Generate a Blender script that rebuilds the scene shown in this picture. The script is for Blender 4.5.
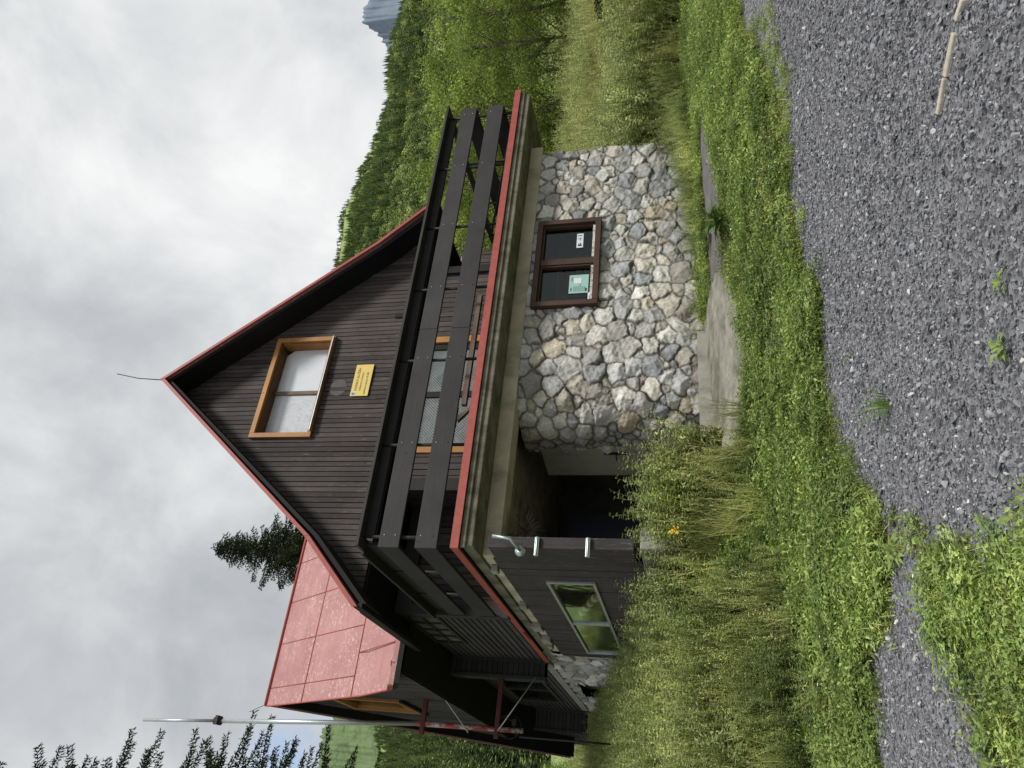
import bpy, math, random
import numpy as np
from mathutils import Matrix, Vector, Euler
R=random.Random(7); rng=np.random.default_rng(7)
S=bpy.context.scene; C=S.collection
for o in list(bpy.data.objects): bpy.data.objects.remove(o)

# ------------------------------------------------------------------ camera
CAM=np.array([-2.8176,-8.1242,-0.1175])
MX=np.array([[0.854404509,0.0965893217,0.5105520912],[-0.518826213,0.2124795409,0.82805302],[-0.028500794,-0.97238004,0.23165655]])
cd=bpy.data.cameras.new('camera'); cam=bpy.data.objects.new('camera',cd); C.objects.link(cam)
r_,u_,b_=MX[:,1],MX[:,0],-MX[:,2]
cam.matrix_world=Matrix(((r_[0],u_[0],b_[0],CAM[0]),(r_[1],u_[1],b_[1],CAM[1]),(r_[2],u_[2],b_[2],CAM[2]),(0,0,0,1)))
cd.sensor_width=36; cd.lens=756/1024*36; cd.clip_end=12000; cd.clip_start=0.05
S.camera=cam

# ------------------------------------------------------------------ materials
def lin(c): return tuple(((x/12.92) if x<=0.04045 else ((x+0.055)/1.055)**2.4) for x in c)
class NT:
    def __init__(s,name):
        s.m=bpy.data.materials.new(name); s.m.use_nodes=True; s.t=s.m.node_tree; s.n=s.t.nodes; s.l=s.t.links
        s.b=s.n['Principled BSDF']; s.out=s.n['Material Output']
    def new(s,t,**k):
        n=s.n.new(t)
        for a,v in k.items(): setattr(n,a,v)
        return n
    def link(s,a,b): s.l.new(a,b)
    def coord(s,scale=(1,1,1),kind='Object'):
        if kind=='Position': src=s.new('ShaderNodeNewGeometry').outputs['Position']
        else: src=s.new('ShaderNodeTexCoord').outputs[kind]
        m=s.new('ShaderNodeMapping'); m.inputs['Scale'].default_value=scale; s.link(src,m.inputs[0]); return m.outputs[0]
    def noise(s,co,scale,detail=4,rough=.55,dist=0):
        n=s.new('ShaderNodeTexNoise'); s.link(co,n.inputs['Vector']); n.inputs['Scale'].default_value=scale
        n.inputs['Detail'].default_value=detail; n.inputs['Roughness'].default_value=rough; n.inputs['Distortion'].default_value=dist
        return n.outputs['Fac']
    def ramp(s,f,stops):
        r=s.new('ShaderNodeValToRGB'); s.link(f,r.inputs[0]); e=r.color_ramp.elements
        while len(e)<len(stops): e.new(0.5)
        for i,(p,c) in enumerate(stops):
            e[i].position=p; e[i].color=tuple(c)+((1,) if len(c)==3 else ())
        return r.outputs[0]
    def mix(s,f,a,b,mode='MIX'):
        n=s.new('ShaderNodeMix',data_type='RGBA',blend_type=mode)
        for sock,v in ((n.inputs[0],f),(n.inputs[6],a),(n.inputs[7],b)):
            if hasattr(v,'links') or hasattr(v,'is_linked'): s.link(v,sock)
            elif isinstance(v,(int,float)): sock.default_value=v
            else: sock.default_value=tuple(v)+((1,) if len(v)==3 else ())
        return n.outputs[2]
    def math(s,op,a,b=0.0):
        n=s.new('ShaderNodeMath',operation=op)
        for sock,v in ((n.inputs[0],a),(n.inputs[1],b)):
            if isinstance(v,(int,float)): sock.default_value=v
            else: s.link(v,sock)
        return n.outputs[0]
    def attr(s,name='shade'):
        return s.new('ShaderNodeAttribute',attribute_name=name)
    def bump(s,h,strength=.3,dist=.01):
        b=s.new('ShaderNodeBump'); b.inputs['Strength'].default_value=strength; b.inputs['Distance'].default_value=dist
        s.link(h,b.inputs['Height']); s.link(b.outputs[0],s.b.inputs['Normal'])
    def col(s,c): s.link(c,s.b.inputs['Base Color'])
    def rough(s,v): s.b.inputs['Roughness'].default_value=v
    def spec(s,v): s.b.inputs['Specular IOR Level'].default_value=v

def wood(name,dark,light,grain=(14,14,1.2),rough=.75,worn=None,bump=.25,spec=.3,wt=.64):
    t=NT(name); co=t.coord(grain,'Position')
    g=t.noise(co,3,6,.65,.6); g2=t.noise(t.coord((1,1,1),'Position'),1.6,3)
    c=t.ramp(g,[(.3,dark),(.7,light)])
    c=t.mix(.55,c,t.ramp(g2,[(.3,tuple(x*.6 for x in light)),(.7,tuple(min(1,x*1.35) for x in light))]),'MIX')
    a=t.attr(); c=t.mix(1.0,c,a.outputs['Color'],'MULTIPLY')
    if worn:
        w=t.noise(t.coord((22,22,2.5),'Position'),2.2,6,.7); f=t.ramp(w,[(wt,(0,0,0)),(wt+.1,(1,1,1))])
        c=t.mix(f,c,worn)
    v=t.new('ShaderNodeTexVoronoi'); t.link(t.coord((9,9,3.2),'Position'),v.inputs['Vector']); v.inputs['Scale'].default_value=1.0
    k=t.ramp(v.outputs['Distance'],[(.05,(.35,.35,.35)),(.11,(1,1,1))]); c=t.mix(1.0,c,k,'MULTIPLY')
    t.col(c); t.rough(rough); t.spec(spec); t.bump(g,bump,.006); return t.m
Wdark=wood('dark_stained_boards',(.020,.016,.0152),(.068,.055,.052),worn=(.19,.17,.15),wt=.60)
Wrail=wood('dark_stained_planks',(.015,.0145,.015),(.040,.038,.038),grain=(1.2,14,14),worn=None,rough=.7)
WrailY=wood('dark_stained_side_planks',(.015,.0145,.015),(.036,.034,.034),grain=(14,1.2,14),rough=.7)
Wside=wood('dark_side_boards',(.022,.019,.020),(.062,.054,.057),grain=(14,1.2,14),worn=(.10,.09,.085))
Wdoor=wood('dark_garage_boards',(.022,.018,.019),(.062,.052,.055),grain=(26,26,.9),worn=(.19,.17,.165),wt=.585,bump=.35)
Wblack=wood('dark_soffit_boards',(.008,.0075,.008),(.020,.018,.019))
Worange=wood('varnished_pine',(.20,.085,.022),(.42,.20,.06),grain=(3,3,3),rough=.5,bump=.15)
Wbrown=wood('brown_painted_frame',(.032,.017,.013),(.07,.038,.028),rough=.6,worn=None)
Wold=wood('weathered_timber',(.10,.075,.055),(.22,.17,.13))
Wdead=wood('bark',(.05,.04,.032),(.12,.10,.085))

def simple(name,c,rough=.6,var=.25,scale=6,metal=0,spec=.4,bump=.1,attr=False,grime=None):
    t=NT(name); co=t.coord((1,1,1),'Position'); n=t.noise(co,scale,6,.65)
    cc=t.ramp(n,[(.25,tuple(x*(1-var) for x in c)),(.75,tuple(min(1,x*(1+var)) for x in c))])
    if grime:
        g=t.noise(t.coord((1,1,.5),'Position'),grime[1],6,.7); cc=t.mix(t.ramp(g,[(grime[2],(0,0,0)),(grime[3],(1,1,1))]),cc,grime[0])
    if attr: cc=t.mix(1.0,cc,t.attr().outputs['Color'],'MULTIPLY')
    t.col(cc); t.rough(rough); t.spec(spec); t.b.inputs['Metallic'].default_value=metal
    if bump: t.bump(n,bump,.01)
    return t.m
Mred=simple('red_oxide_flashing',(.32,.065,.052),.55,.25,14,grime=((.20,.09,.07),9,.62,.75))
Msteel=simple('galvanised_steel',(.42,.45,.46),.4,.2,20,metal=.6)
Mchrome=simple('bright_metal',(.40,.46,.45),.42,.1,20,metal=.85,bump=0)
Mblack=simple('black_iron',(.012,.012,.013),.6)
Mredpole=simple('red_grey_paint',(.30,.045,.04),.5,.2,10,grime=((.42,.40,.38),7,.48,.56))
Mdredpole=simple('dark_red_paint',(.12,.02,.02),.5,.2,10)
Mwhite=simple('off_white_paint',(.34,.33,.30),.55,.12,5,grime=((.16,.14,.11),3,.55,.85))
Mint=simple('dark_interior',(.15,.14,.12),.9,.4,3)
Mplaster=simple('old_plaster',(.30,.26,.19),.9,.3,4,attr=True,bump=.35,grime=((.075,.075,.045),2.6,.50,.72))
Mwaxed=simple('peeling_white_paint',(.55,.53,.48),.7,.3,30,grime=((.12,.08,.06),30,.5,.6))
def conc(name,c,moss):
    t=NT(name); co=t.coord((1,1,1),'Position')
    n=t.noise(co,3.5,8,.7); st=t.noise(t.coord((2.2,2.2,.8),'Position'),1.4,6,.7)
    base=t.ramp(n,[(.25,tuple(x*.6 for x in c)),(.75,tuple(x*1.35 for x in c))])
    f=t.ramp(st,[(moss[1],(0,0,0)),(moss[2],(1,1,1))])
    cc=t.mix(f,base,moss[0]); sp=t.noise(co,60,3); cc=t.mix(t.ramp(sp,[(.62,(0,0,0)),(.72,(1,1,1))]),cc,tuple(x*.45 for x in c))
    t.col(cc); t.rough(.92); t.bump(n,.5,.015); return t.m
Mbeam=simple('beige_plaster_beam',(.46,.41,.31),.9,.22,3,bump=.35,grime=((.16,.145,.095),1.6,.48,.75))
Mconc=conc('mossy_concrete',(.19,.175,.13),((.055,.055,.033),.40,.66))
Mconcl=conc('light_concrete',(.29,.28,.245),((.14,.14,.11),.55,.8))
Mconcp=conc('concrete_apron',(.27,.26,.22),((.10,.10,.065),.42,.66))
Masph=conc('old_asphalt',(.13,.12,.125),((.07,.065,.06),.5,.8))

def roof_mat():
    t=NT('faded_red_sheet_roof'); co=t.coord((1,1,1),'Position')
    n=t.noise(co,1.1,5,.6); sp=t.noise(co,16,5,.75,.5)
    c=t.ramp(n,[(.3,(.33,.155,.15)),(.7,(.43,.225,.215))])
    big=t.noise(co,1.7,4,.6); w=t.math('MULTIPLY',t.ramp(sp,[(.53,(0,0,0)),(.62,(1,1,1))]),t.ramp(big,[(.38,(.05,.05,.05)),(.56,(.9,.9,.9))]))
    c=t.mix(w,c,(.56,.44,.38)); d=t.noise(co,40,4,.7); c=t.mix(t.ramp(d,[(.55,(0,0,0)),(.8,(.75,.75,.75))]),c,(.20,.07,.065)); ds=t.noise(t.coord((1.5,9,1),'Position'),1,5,.7); c=t.mix(t.ramp(ds,[(.5,(0,0,0)),(.75,(.6,.6,.6))]),c,(.23,.11,.10))
    c=t.mix(1.0,c,t.attr().outputs['Color'],'MULTIPLY')
    t.col(c); t.rough(.6); t.spec(.35); t.bump(n,.15,.02); return t.m
Mroof=roof_mat()
def glass(name,tint,refl=.35,dark=(.01,.012,.013)):
    t=NT(name); gl=t.new('ShaderNodeBsdfGlossy'); gl.inputs['Roughness'].default_value=.03; gl.inputs['Color'].default_value=(.9,.95,.95,1)
    tr=t.new('ShaderNodeBsdfTransparent'); tr.inputs['Color'].default_value=tint+(1,)
    fr=t.new('ShaderNodeLayerWeight'); fr.inputs['Blend'].default_value=.5
    f=t.math('ADD',t.math('MULTIPLY',t.math('POWER',fr.outputs['Facing'],4.0),.55),refl)
    mx=t.new('ShaderNodeMixShader'); t.link(f,mx.inputs[0]); t.link(tr.outputs[0],mx.inputs[1]); t.link(gl.outputs[0],mx.inputs[2]); t.link(mx.outputs[0],t.out.inputs[0])
    nn=t.noise(t.coord((1,1,1),'Position'),2.5,2); b=t.new('ShaderNodeBump'); b.inputs['Strength'].default_value=.12; b.inputs['Distance'].default_value=.01; t.link(nn,b.inputs['Height']); t.link(b.outputs[0],gl.inputs['Normal'])
    return t.m
Gclear=glass('window_glass',(.8,.82,.8),.03)
Ggreen=glass('garage_window_glass',(.8,.86,.8),.05)
def sky_lace(name,a,b,sc):  # pale swirls paint the sky reflection and lace into the pane colour
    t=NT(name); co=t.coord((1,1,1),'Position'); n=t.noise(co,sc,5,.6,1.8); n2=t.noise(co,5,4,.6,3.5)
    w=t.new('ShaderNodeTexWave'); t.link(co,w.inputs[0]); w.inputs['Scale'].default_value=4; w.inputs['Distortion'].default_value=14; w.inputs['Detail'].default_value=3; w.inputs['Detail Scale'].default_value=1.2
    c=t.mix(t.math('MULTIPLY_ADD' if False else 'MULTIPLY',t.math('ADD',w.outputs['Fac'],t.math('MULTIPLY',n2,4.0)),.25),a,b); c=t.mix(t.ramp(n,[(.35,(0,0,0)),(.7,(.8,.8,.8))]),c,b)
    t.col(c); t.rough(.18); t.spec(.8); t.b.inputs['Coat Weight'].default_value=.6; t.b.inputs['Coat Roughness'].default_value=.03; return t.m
Gskylace1=sky_lace('painted_sky_lace_glass',(.34,.37,.40),(.60,.63,.67),5)
Gskylace2=sky_lace('pale_painted_sky_glass',(.58,.61,.66),(.68,.71,.75),2)
def lattice():
    t=NT('lattice_glass'); tc=t.new('ShaderNodeNewGeometry'); sx=t.new('ShaderNodeSeparateXYZ'); t.link(tc.outputs['Position'],sx.inputs[0])
    def saw(sign):
        s=t.math('ADD',sx.outputs[0],t.math('MULTIPLY',sx.outputs[2],sign)); s=t.math('MULTIPLY',s,19.0); s=t.math('FRACT',s); return t.math('LESS_THAN',s,.17)
    f=t.math('MAXIMUM',saw(1.0),saw(-1.0)); n=t.noise(t.coord((1,1,1),'Position'),3,4,.6,2)
    c=t.mix(f,t.ramp(n,[(.35,(.04,.05,.05)),(.65,(.13,.15,.15))]),(.30,.33,.33)); t.col(c); t.rough(.2); t.spec(.6); return t.m
Glat=lattice()

def leafmat(name,c1,c2,trans=.35,rough=.55,rnd=.5,attr=True,spec=.25):
    t=NT(name); oi=t.new('ShaderNodeObjectInfo'); 
    c=t.mix(oi.outputs['Random'],c1,c2); r2=t.math('FRACT',t.math('MULTIPLY',oi.outputs['Random'],37.7)); c=t.mix(1.0,c,t.ramp(r2,[(0,(.55,.60,.55)),(1,(1.42,1.34,1.3))]),'MULTIPLY')
    pn=t.noise(t.coord((1,1,1),'Position'),.55,3); c=t.mix(1.0,c,t.ramp(pn,[(.3,(1-rnd*.45,)*3),(.7,(1+rnd*.3,1+rnd*.25,1+rnd*.1))]),'MULTIPLY')
    if rnd>=.5:
        q=t.noise(t.coord((1,1,1),'Position'),2.3,5,.65); c=t.mix(1.0,c,t.ramp(q,[(.32,(.62,.66,.60)),(.68,(1.28,1.25,1.15))]),'MULTIPLY'); q2=t.noise(t.coord((1.3,.8,1),'Position'),1.1,6,.7); c=t.mix(t.ramp(q2,[(.56,(0,0,0)),(.74,(.42,.42,.42))]),c,(.44,.40,.18))
    if attr: c=t.mix(1.0,c,t.attr().outputs['Color'],'MULTIPLY')
    t.col(c); t.rough(rough); t.spec(spec)
    tr=t.new('ShaderNodeBsdfTranslucent'); t.link(c,tr.inputs[0]); mx=t.new('ShaderNodeMixShader'); mx.inputs[0].default_value=trans
    t.link(t.b.outputs[0],mx.inputs[1]); t.link(tr.outputs[0],mx.inputs[2]); t.link(mx.outputs[0],t.out.inputs[0]); return t.m
Lgrass=leafmat('grass_blades',(.24,.375,.11),(.37,.475,.18))
Lclover=leafmat('clover_leaves',(.28,.41,.14),(.42,.53,.24))
Ltall=leafmat('tall_grass',(.30,.38,.13),(.50,.50,.25))
Lweed=leafmat('weed_leaves',(.34,.43,.17),(.52,.58,.29),.5)
Lbirch=leafmat('birch_leaves',(.28,.40,.085),(.37,.48,.12),.4)
Lspruce=leafmat('spruce_needles',(.040,.065,.034),(.055,.08,.042),.1,.6,.3)
Lfar=leafmat('far_forest_foliage',(.16,.235,.13),(.27,.36,.16),.15,.8,.8)  # lightened greens include the haze of distance
Myellow=simple('yellow_petals',(.65,.42,.03),.6)

# ------------------------------------------------------------------ mesh builder
class MB:
    def __init__(s): s.v=[];s.f=[];s.c=[];s.sm=[]
    def add(s,vs,fs,shade=1.0,smooth=False):
        o=len(s.v); s.v+= [tuple(v) for v in vs]
        for f in fs: s.f.append([i+o for i in f]); s.c.append(shade if isinstance(shade,tuple) else (shade,)*3); s.sm.append(smooth)
    def hexa(s,p,shade=1.0): # p: 4 bottom ccw, 4 top
        s.add(p,[(3,2,1,0),(4,5,6,7),(0,1,5,4),(1,2,6,5),(2,3,7,6),(3,0,4,7)],shade)
    def box(s,x0,x1,y0,y1,z0,z1,shade=1.0):
        s.hexa([(x0,y0,z0),(x1,y0,z0),(x1,y1,z0),(x0,y1,z0),(x0,y0,z1),(x1,y0,z1),(x1,y1,z1),(x0,y1,z1)],shade)
    def poly(s,p,shade=1.0): s.add(p,[tuple(range(len(p)))],shade)
    def tube(s,pts,rs,n=10,shade=1.0,cap=True):
        pts=[Vector(p) for p in pts]
        if isinstance(rs,(int,float)): rs=[rs]*len(pts)
        vs=[];fs=[]
        for i,p in enumerate(pts):
            d=(pts[min(i+1,len(pts)-1)]-pts[max(i-1,0)]).normalized()
            a=d.cross(Vector((0,0,1)));  a=Vector((1,0,0)) if a.length<1e-3 else a.normalized(); b=d.cross(a)
            for k in range(n):
                t=2*math.pi*k/n; vs.append(p+(a*math.cos(t)+b*math.sin(t))*rs[i])
        for i in range(len(pts)-1):
            for k in range(n): fs.append((i*n+k,i*n+(k+1)%n,(i+1)*n+(k+1)%n,(i+1)*n+k))
        if cap: fs.append(tuple(range(n))[::-1]); fs.append(tuple((len(pts)-1)*n+k for k in range(n)))
        s.add(vs,fs,shade,True)
    def mesh(s,name,mat):
        me=bpy.data.meshes.new(name); me.from_pydata(s.v,[],s.f)
        me.materials.append(mat)
        ca=me.attributes.new('shade','FLOAT_COLOR','FACE'); ca.data.foreach_set('color',np.array([c+(1.,) for c in s.c],dtype=np.float32).ravel())
        me.polygons.foreach_set('use_smooth',s.sm); me.update(); return me
    def build(s,name,mat,parent=None,bevel=0,label=None):
        o=bpy.data.objects.new(name,s.mesh(name,mat)); return link(o,parent,bevel,label)
def wloc(o):
    v=Vector((0,0,0))
    while o is not None: v=v+o.location; o=o.parent
    return v
def link(o,parent=None,bevel=0,label=None):
    C.objects.link(o)
    if parent is not None:
        o.parent=parent; o.matrix_parent_inverse=Matrix.Translation(-wloc_m(parent))
    if bevel:
        b=o.modifiers.new('bevel','BEVEL'); b.width=bevel; b.segments=2; b.limit_method='ANGLE'
    if label: o['label']=label
    return o
def wloc_m(p): return Vector(p.get('_w',(0,0,0)))
def empty(name,loc,label,cat,group=None):
    o=bpy.data.objects.new(name,None); C.objects.link(o); o.location=loc; o['_w']=list(loc); tag(o,label,cat,group); o.empty_display_size=.2; return o
def tag(o,label,cat,group=None,kind=None):
    o['label']=label
    if cat: o['category']=cat
    if group: o['group']=group
    if kind: o['kind']=kind
    return o
def struct(o): o['kind']='structure'; return o
def nodirty():
    for o in bpy.data.objects:
        if '_w' in o: del o['_w']

def text(name,s,loc,size,mat,parent,rotx=math.pi/2,rotz=0,ext=.0008,align='LEFT'):
    cu=bpy.data.curves.new(name,'FONT'); cu.body=s; cu.size=size; cu.extrude=ext; cu.align_x=align
    o=bpy.data.objects.new(name,cu); cu.materials.append(mat)
    C.objects.link(o); o.location=loc; o.rotation_euler=(rotx,0,rotz)
    dg=bpy.context.evaluated_depsgraph_get(); me=bpy.data.meshes.new_from_object(o.evaluated_get(dg)); mw=o.location.copy(),o.rotation_euler.copy()
    bpy.data.objects.remove(o); o=bpy.data.objects.new(name,me); C.objects.link(o); o.location,o.rotation_euler=mw
    if parent is not None: o.parent=parent; o.matrix_parent_inverse=Matrix.Translation(-wloc_m(parent))
    return o

# ------------------------------------------------------------------ terrain
HD=np.array([.524,.852])
KD=[-80,-20,0,6.3,9.6,12.5,16,25,60,150]; KZ=[-9,-3.2,-1.62,-1.0,-.38,-.15,.6,2.8,9,24]
def sst(a,b,x): t=np.clip((x-a)/(b-a),0,1); return t*t*(3-2*t)
def wob(x,y,f,seed=0):
    r=0
    for i in range(5):
        a=seed*1.7+i*2.399; r=r+np.sin(f*(1+.6*i)*(x*math.cos(a)+y*math.sin(a))+seed+i*1.3)/(1+.5*i)
    return r/2.2
def ground(x,y):
    x=np.asarray(x,float); y=np.asarray(y,float)
    d=(x-CAM[0])*HD[0]+(y-CAM[1])*HD[1]
    z=np.interp(d,KD,KZ)*.5+np.interp(d-.5,KD,KZ)*.25+np.interp(d+.5,KD,KZ)*.25
    z=z+.12*sst(5.2,7.6,x)*sst(-2.2,-.6,y)*sst(14,9,x)
    z=z+.28*sst(1.9,.2,x)*sst(-1.6,-.2,y)+.45*sst(0,6,y)*sst(1.5,0,x)*sst(30,12,y)
    z=z+.12*wob(x,y,.35,3)*sst(9,18,d)+.012*wob(x,y,2.1,5)
    lim=-.42; ins=(x>.12)&(x<7.0)&(y>.62)&(y<12.3)
    z=np.where(ins,np.minimum(z,lim),z)
    return z
def inpoly(x,y,P):
    x=np.asarray(x);y=np.asarray(y);r=np.zeros(x.shape,bool);n=len(P)
    for i in range(n):
        x0,y0=P[i];x1,y1=P[(i+1)%n]
        c=((y0>y)!=(y1>y))&(x<(x1-x0)*(y-y0)/(y1-y0+1e-12)+x0); r^=c
    return r
EDGE=[(60,-22),(20,-8),(9,-4.3),(5.6,-3.5),(4.29,-3.25),(3.37,-3.5),(2.67,-3.65),(1.94,-3.35),(1.38,-3.22),(.7,-3.42),(.12,-3.02),(-.35,-3.15),(-.8,-3.4),(-1.2,-3.75),(-1.39,-3.42),(-1.61,-3.1),(-1.9,-2.83),(-2.3,-2.72),(-6,-2.3),(-30,2)]
GR=EDGE+[(-30,-40),(60,-40)]
PATCH=[(a,b-.10) for a,b in [(-1.25,-3.85),(-1.45,-4.2),(-1.66,-4.6),(-1.80,-5.1),(-2.1,-6.3),(-3.2,-7.2),(-7,-7),(-9,-3),(-6,-3.8),(-2.6,-4.25),(-2.09,-4.35),(-1.84,-4.15),(-1.55,-4.05)]]
LITE=[(.75,-.9),(1.4,-1.4),(2.4,-1.5),(3.0,-1.1),(3.2,-.5),(3.2,.6),(.6,.6)]
DARKP=[(2.9,-1.30),(3.7,-1.55),(4.8,-1.72),(5.3,-1.5),(5.2,-1.0),(4.4,-.85),(3.2,-.55)]
def isgravel(x,y):
    wx=x+.07*wob(x,y,3.1,1)+.05*wob(x,y,11,2); wy=y+.07*wob(x,y,3.3,4)+.05*wob(x,y,12,6)
    return inpoly(wx,wy,GR)&~inpoly(wx,wy,PATCH)
def ispath(x,y):
    wx=x+.05*wob(x,y,6,1); wy=y+.05*wob(x,y,6,4)
    return inpoly(wx,wy,LITE)|inpoly(wx,wy,DARKP)
def grid_mesh(name,xs,ys,zf,mat,colf=None):
    X,Y=np.meshgrid(xs,ys); Z=zf(X,Y); n,m=X.shape
    co=np.stack([X,Y,Z],-1).reshape(-1,3).astype(np.float32)
    i=np.arange(n*m).reshape(n,m); q=np.stack([i[:-1,:-1],i[:-1,1:],i[1:,1:],i[1:,:-1]],-1).reshape(-1,4)
    return raw_mesh(name,co,q,mat,colf(X,Y).reshape(-1,4) if colf else None)
def raw_mesh(name,co,q,mat,vc=None,smooth=True):
    me=bpy.data.meshes.new(name); me.vertices.add(len(co)); me.vertices.foreach_set('co',np.asarray(co,np.float32).ravel())
    k=q.shape[1]; me.loops.add(q.size); me.loops.foreach_set('vertex_index',q.astype(np.int32).ravel())
    me.polygons.add(len(q)); me.polygons.foreach_set('loop_start',np.arange(0,q.size,k,dtype=np.int32)); me.polygons.foreach_set('loop_total',np.full(len(q),k,np.int32))
    me.polygons.foreach_set('use_smooth',np.full(len(q),smooth)); me.update(calc_edges=True)
    me.materials.append(mat)
    if vc is not None:
        a=me.attributes.new('shade','FLOAT_COLOR','POINT'); a.data.foreach_set('color',vc.astype(np.float32).ravel())
    return me
def ground_mat():
    t=NT('ground_soil_and_gravel'); a=t.attr().outputs['Color']; co=t.coord((1,1,1),'Position')
    v=t.new('ShaderNodeTexVoronoi'); t.link(co,v.inputs['Vector']); v.inputs['Scale'].default_value=42
    g=t.mix(t.math('MULTIPLY',v.outputs['Distance'],1.0),(.085,.086,.091),(.155,.156,.164)); vc=t.new('ShaderNodeSeparateColor'); t.link(v.outputs['Color'],vc.inputs[0])
    g=t.mix(1.0,g,t.ramp(vc.outputs[0],[(0,(.5,.5,.5)),(1,(1.9,1.9,1.95))]),'MULTIPLY')
    n=t.noise(co,1.2,6,.6); n2=t.noise(co,9,6,.6)
    s=t.mix(n,(.11,.13,.045),(.19,.21,.075)); s=t.mix(t.ramp(n2,[(.42,(0,0,0)),(.6,(1,1,1))]),s,(.13,.105,.07))
    sp=t.new('ShaderNodeSeparateColor'); t.link(a,sp.inputs[0])
    c=t.mix(sp.outputs[0],s,g); t.col(c); t.rough(.95); t.spec(.2)
    t.bump(v.outputs['Distance'],.8,.012); return t.m
Mground=ground_mat()
def nonuni(a,b,c0,c1,fine,grow):
    xs=list(np.arange(c0,c1,fine)); s=fine; x=c1
    while x<b: xs.append(x); s*=grow; x+=s
    xs.append(b); s=fine; x=c0-fine
    while x>a: xs.insert(0,x); s*=grow; x-=s
    xs.insert(0,a); return np.array(xs)
def gcol(X,Y):
    g=isgravel(X,Y).astype(float); return np.stack([g,g,g,np.ones_like(g)],-1)
gx=nonuni(-160,160,-7,13,.06,1.12); gy=nonuni(-160,170,-8.5,4,.06,1.12)
o=bpy.data.objects.new('ground',grid_mesh('ground',gx,gy,ground,Mground,gcol)); C.objects.link(o); struct(o); tag(o,'dark grey gravel yard rising into a grassy slope around the house',None)
def patch(name,P,mat,lab,dz=.012):
    xs=np.arange(min(p[0] for p in P)-.2,max(p[0] for p in P)+.2,.05); ys=np.arange(min(p[1] for p in P)-.2,max(p[1] for p in P)+.2,.05)
    X,Y=np.meshgrid(xs,ys); Z=ground(X,Y)+dz; n,m=X.shape
    i=np.arange(n*m).reshape(n,m); q=np.stack([i[:-1,:-1],i[:-1,1:],i[1:,1:],i[1:,:-1]],-1).reshape(-1,4)
    cx=(X[:-1,:-1]+.025).ravel(); cy=(Y[:-1,:-1]+.025).ravel()
    k=inpoly(cx+.05*wob(cx,cy,6,1),cy+.05*wob(cx,cy,6,4),P); 
    o=bpy.data.objects.new(name,raw_mesh(name,np.stack([X,Y,Z],-1).reshape(-1,3),q[k],mat)); C.objects.link(o); struct(o); o['label']=lab
patch('path',LITE,Mconcp,'pale concrete apron in front of the stone wall and porch',.03)
patch('pavement',DARKP,Masph,'dark narrow pavement strip beside the stone wall',.022)

# ------------------------------------------------------------------ hills
AZ=[-180,-60,-20,3,6.5,20,35,41.3,45.6,47.8,52.4,56.5,59,60.3,75,100,180]
TE=[x+.004 for x in [.05,.25,.38,.395,.405,.44,.492,.487,.462,.440,.385,.363,.342,.33,.22,.08,.05]]
def polar(name,az,rs,zf,mat,colf=None):
    A,Rr=np.meshgrid(np.radians(az),rs); X=CAM[0]+Rr*np.sin(A); Y=CAM[1]+Rr*np.cos(A); Z=zf(np.degrees(A),Rr,X,Y); n,m=X.shape
    i=np.arange(n*m).reshape(n,m); q=np.stack([i[:-1,:-1],i[1:,:-1],i[1:,1:],i[:-1,1:]],-1).reshape(-1,4)[:,::-1]
    return raw_mesh(name,np.stack([X,Y,Z],-1).reshape(-1,3),q,mat)
def hillz(az,r,X,Y):
    t=np.interp(az,AZ,TE); top=t*360
    f=np.clip((r-55)/305,0,1); base=8.0
    z=base+(top-base)*(f**1.12)+ 3*wob(X,Y,.03,2)*f*(1-f)*3 - np.clip(r-360,0,1e9)*.25
    return z-.9+.004*r*wob(az,r*.01,1.3,4)
def hillmat():
    t=NT('hillside_ground'); co=t.coord((1,1,1),'Position'); n=t.noise(co,.02,5); n2=t.noise(co,.3,5)
    c=t.ramp(n2,[(.3,(.20,.27,.10)),(.7,(.30,.37,.15))]); t.col(c); t.rough(1); t.spec(.05); return t.m
o=bpy.data.objects.new('hillside',polar('hillside',np.arange(-70,100,1.0),np.concatenate([np.arange(55,360,8),np.arange(360,900,40)]),hillz,hillmat())); C.objects.link(o); struct(o); o['label']='steep green hillside rising behind the house'
def mtmat(name,a,b,c,sc):
    t=NT(name); co=t.coord((1,1,1.3),'Position'); n=t.noise(co,sc,9,.72,.9); n2=t.noise(co,sc*3,6,.7)
    cc=t.ramp(n,[(.38,a),(.52,b),(.66,c)]); cc=t.mix(.35,cc,t.ramp(n2,[(.3,a),(.7,c)])); t.col(cc); t.rough(1); t.spec(0); t.bump(n,.6,8); return t.m
def mt(name,az0,az1,prof,dist,mat,lab):
    az=np.arange(az0,az1,.08)
    def zf(A,Rr,X,Y):
        p=np.interp(A,prof[0],prof[1])*dist
        f=np.clip((Rr-dist*.72)/(dist*.28),0,1)
        return p*f+dist*.008*wob(A*7,Rr/dist*30,1.0,3)*f*(.4+f)*.5+dist*.0015*wob(A*40,Rr/dist*90,1.0,5)*f-np.clip(Rr-dist,0,1e9)*.6
    o=bpy.data.objects.new(name,polar(name,az,np.concatenate([np.linspace(dist*.72,dist,50),[dist*1.1,dist*1.3]]),zf,mat)); C.objects.link(o); struct(o); o['label']=lab
mt('mountain',-22,14,([-22,-6,0,2.5,4.5,6.5,9,14],[.40,.43,.45,.475,.482,.47,.44,.40]),1700,mtmat('green_scree_mountain',(.07,.11,.06),(.17,.24,.08),(.17,.19,.165),.018),'grassy mountain with grey scree beyond the forest on the left')
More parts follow.
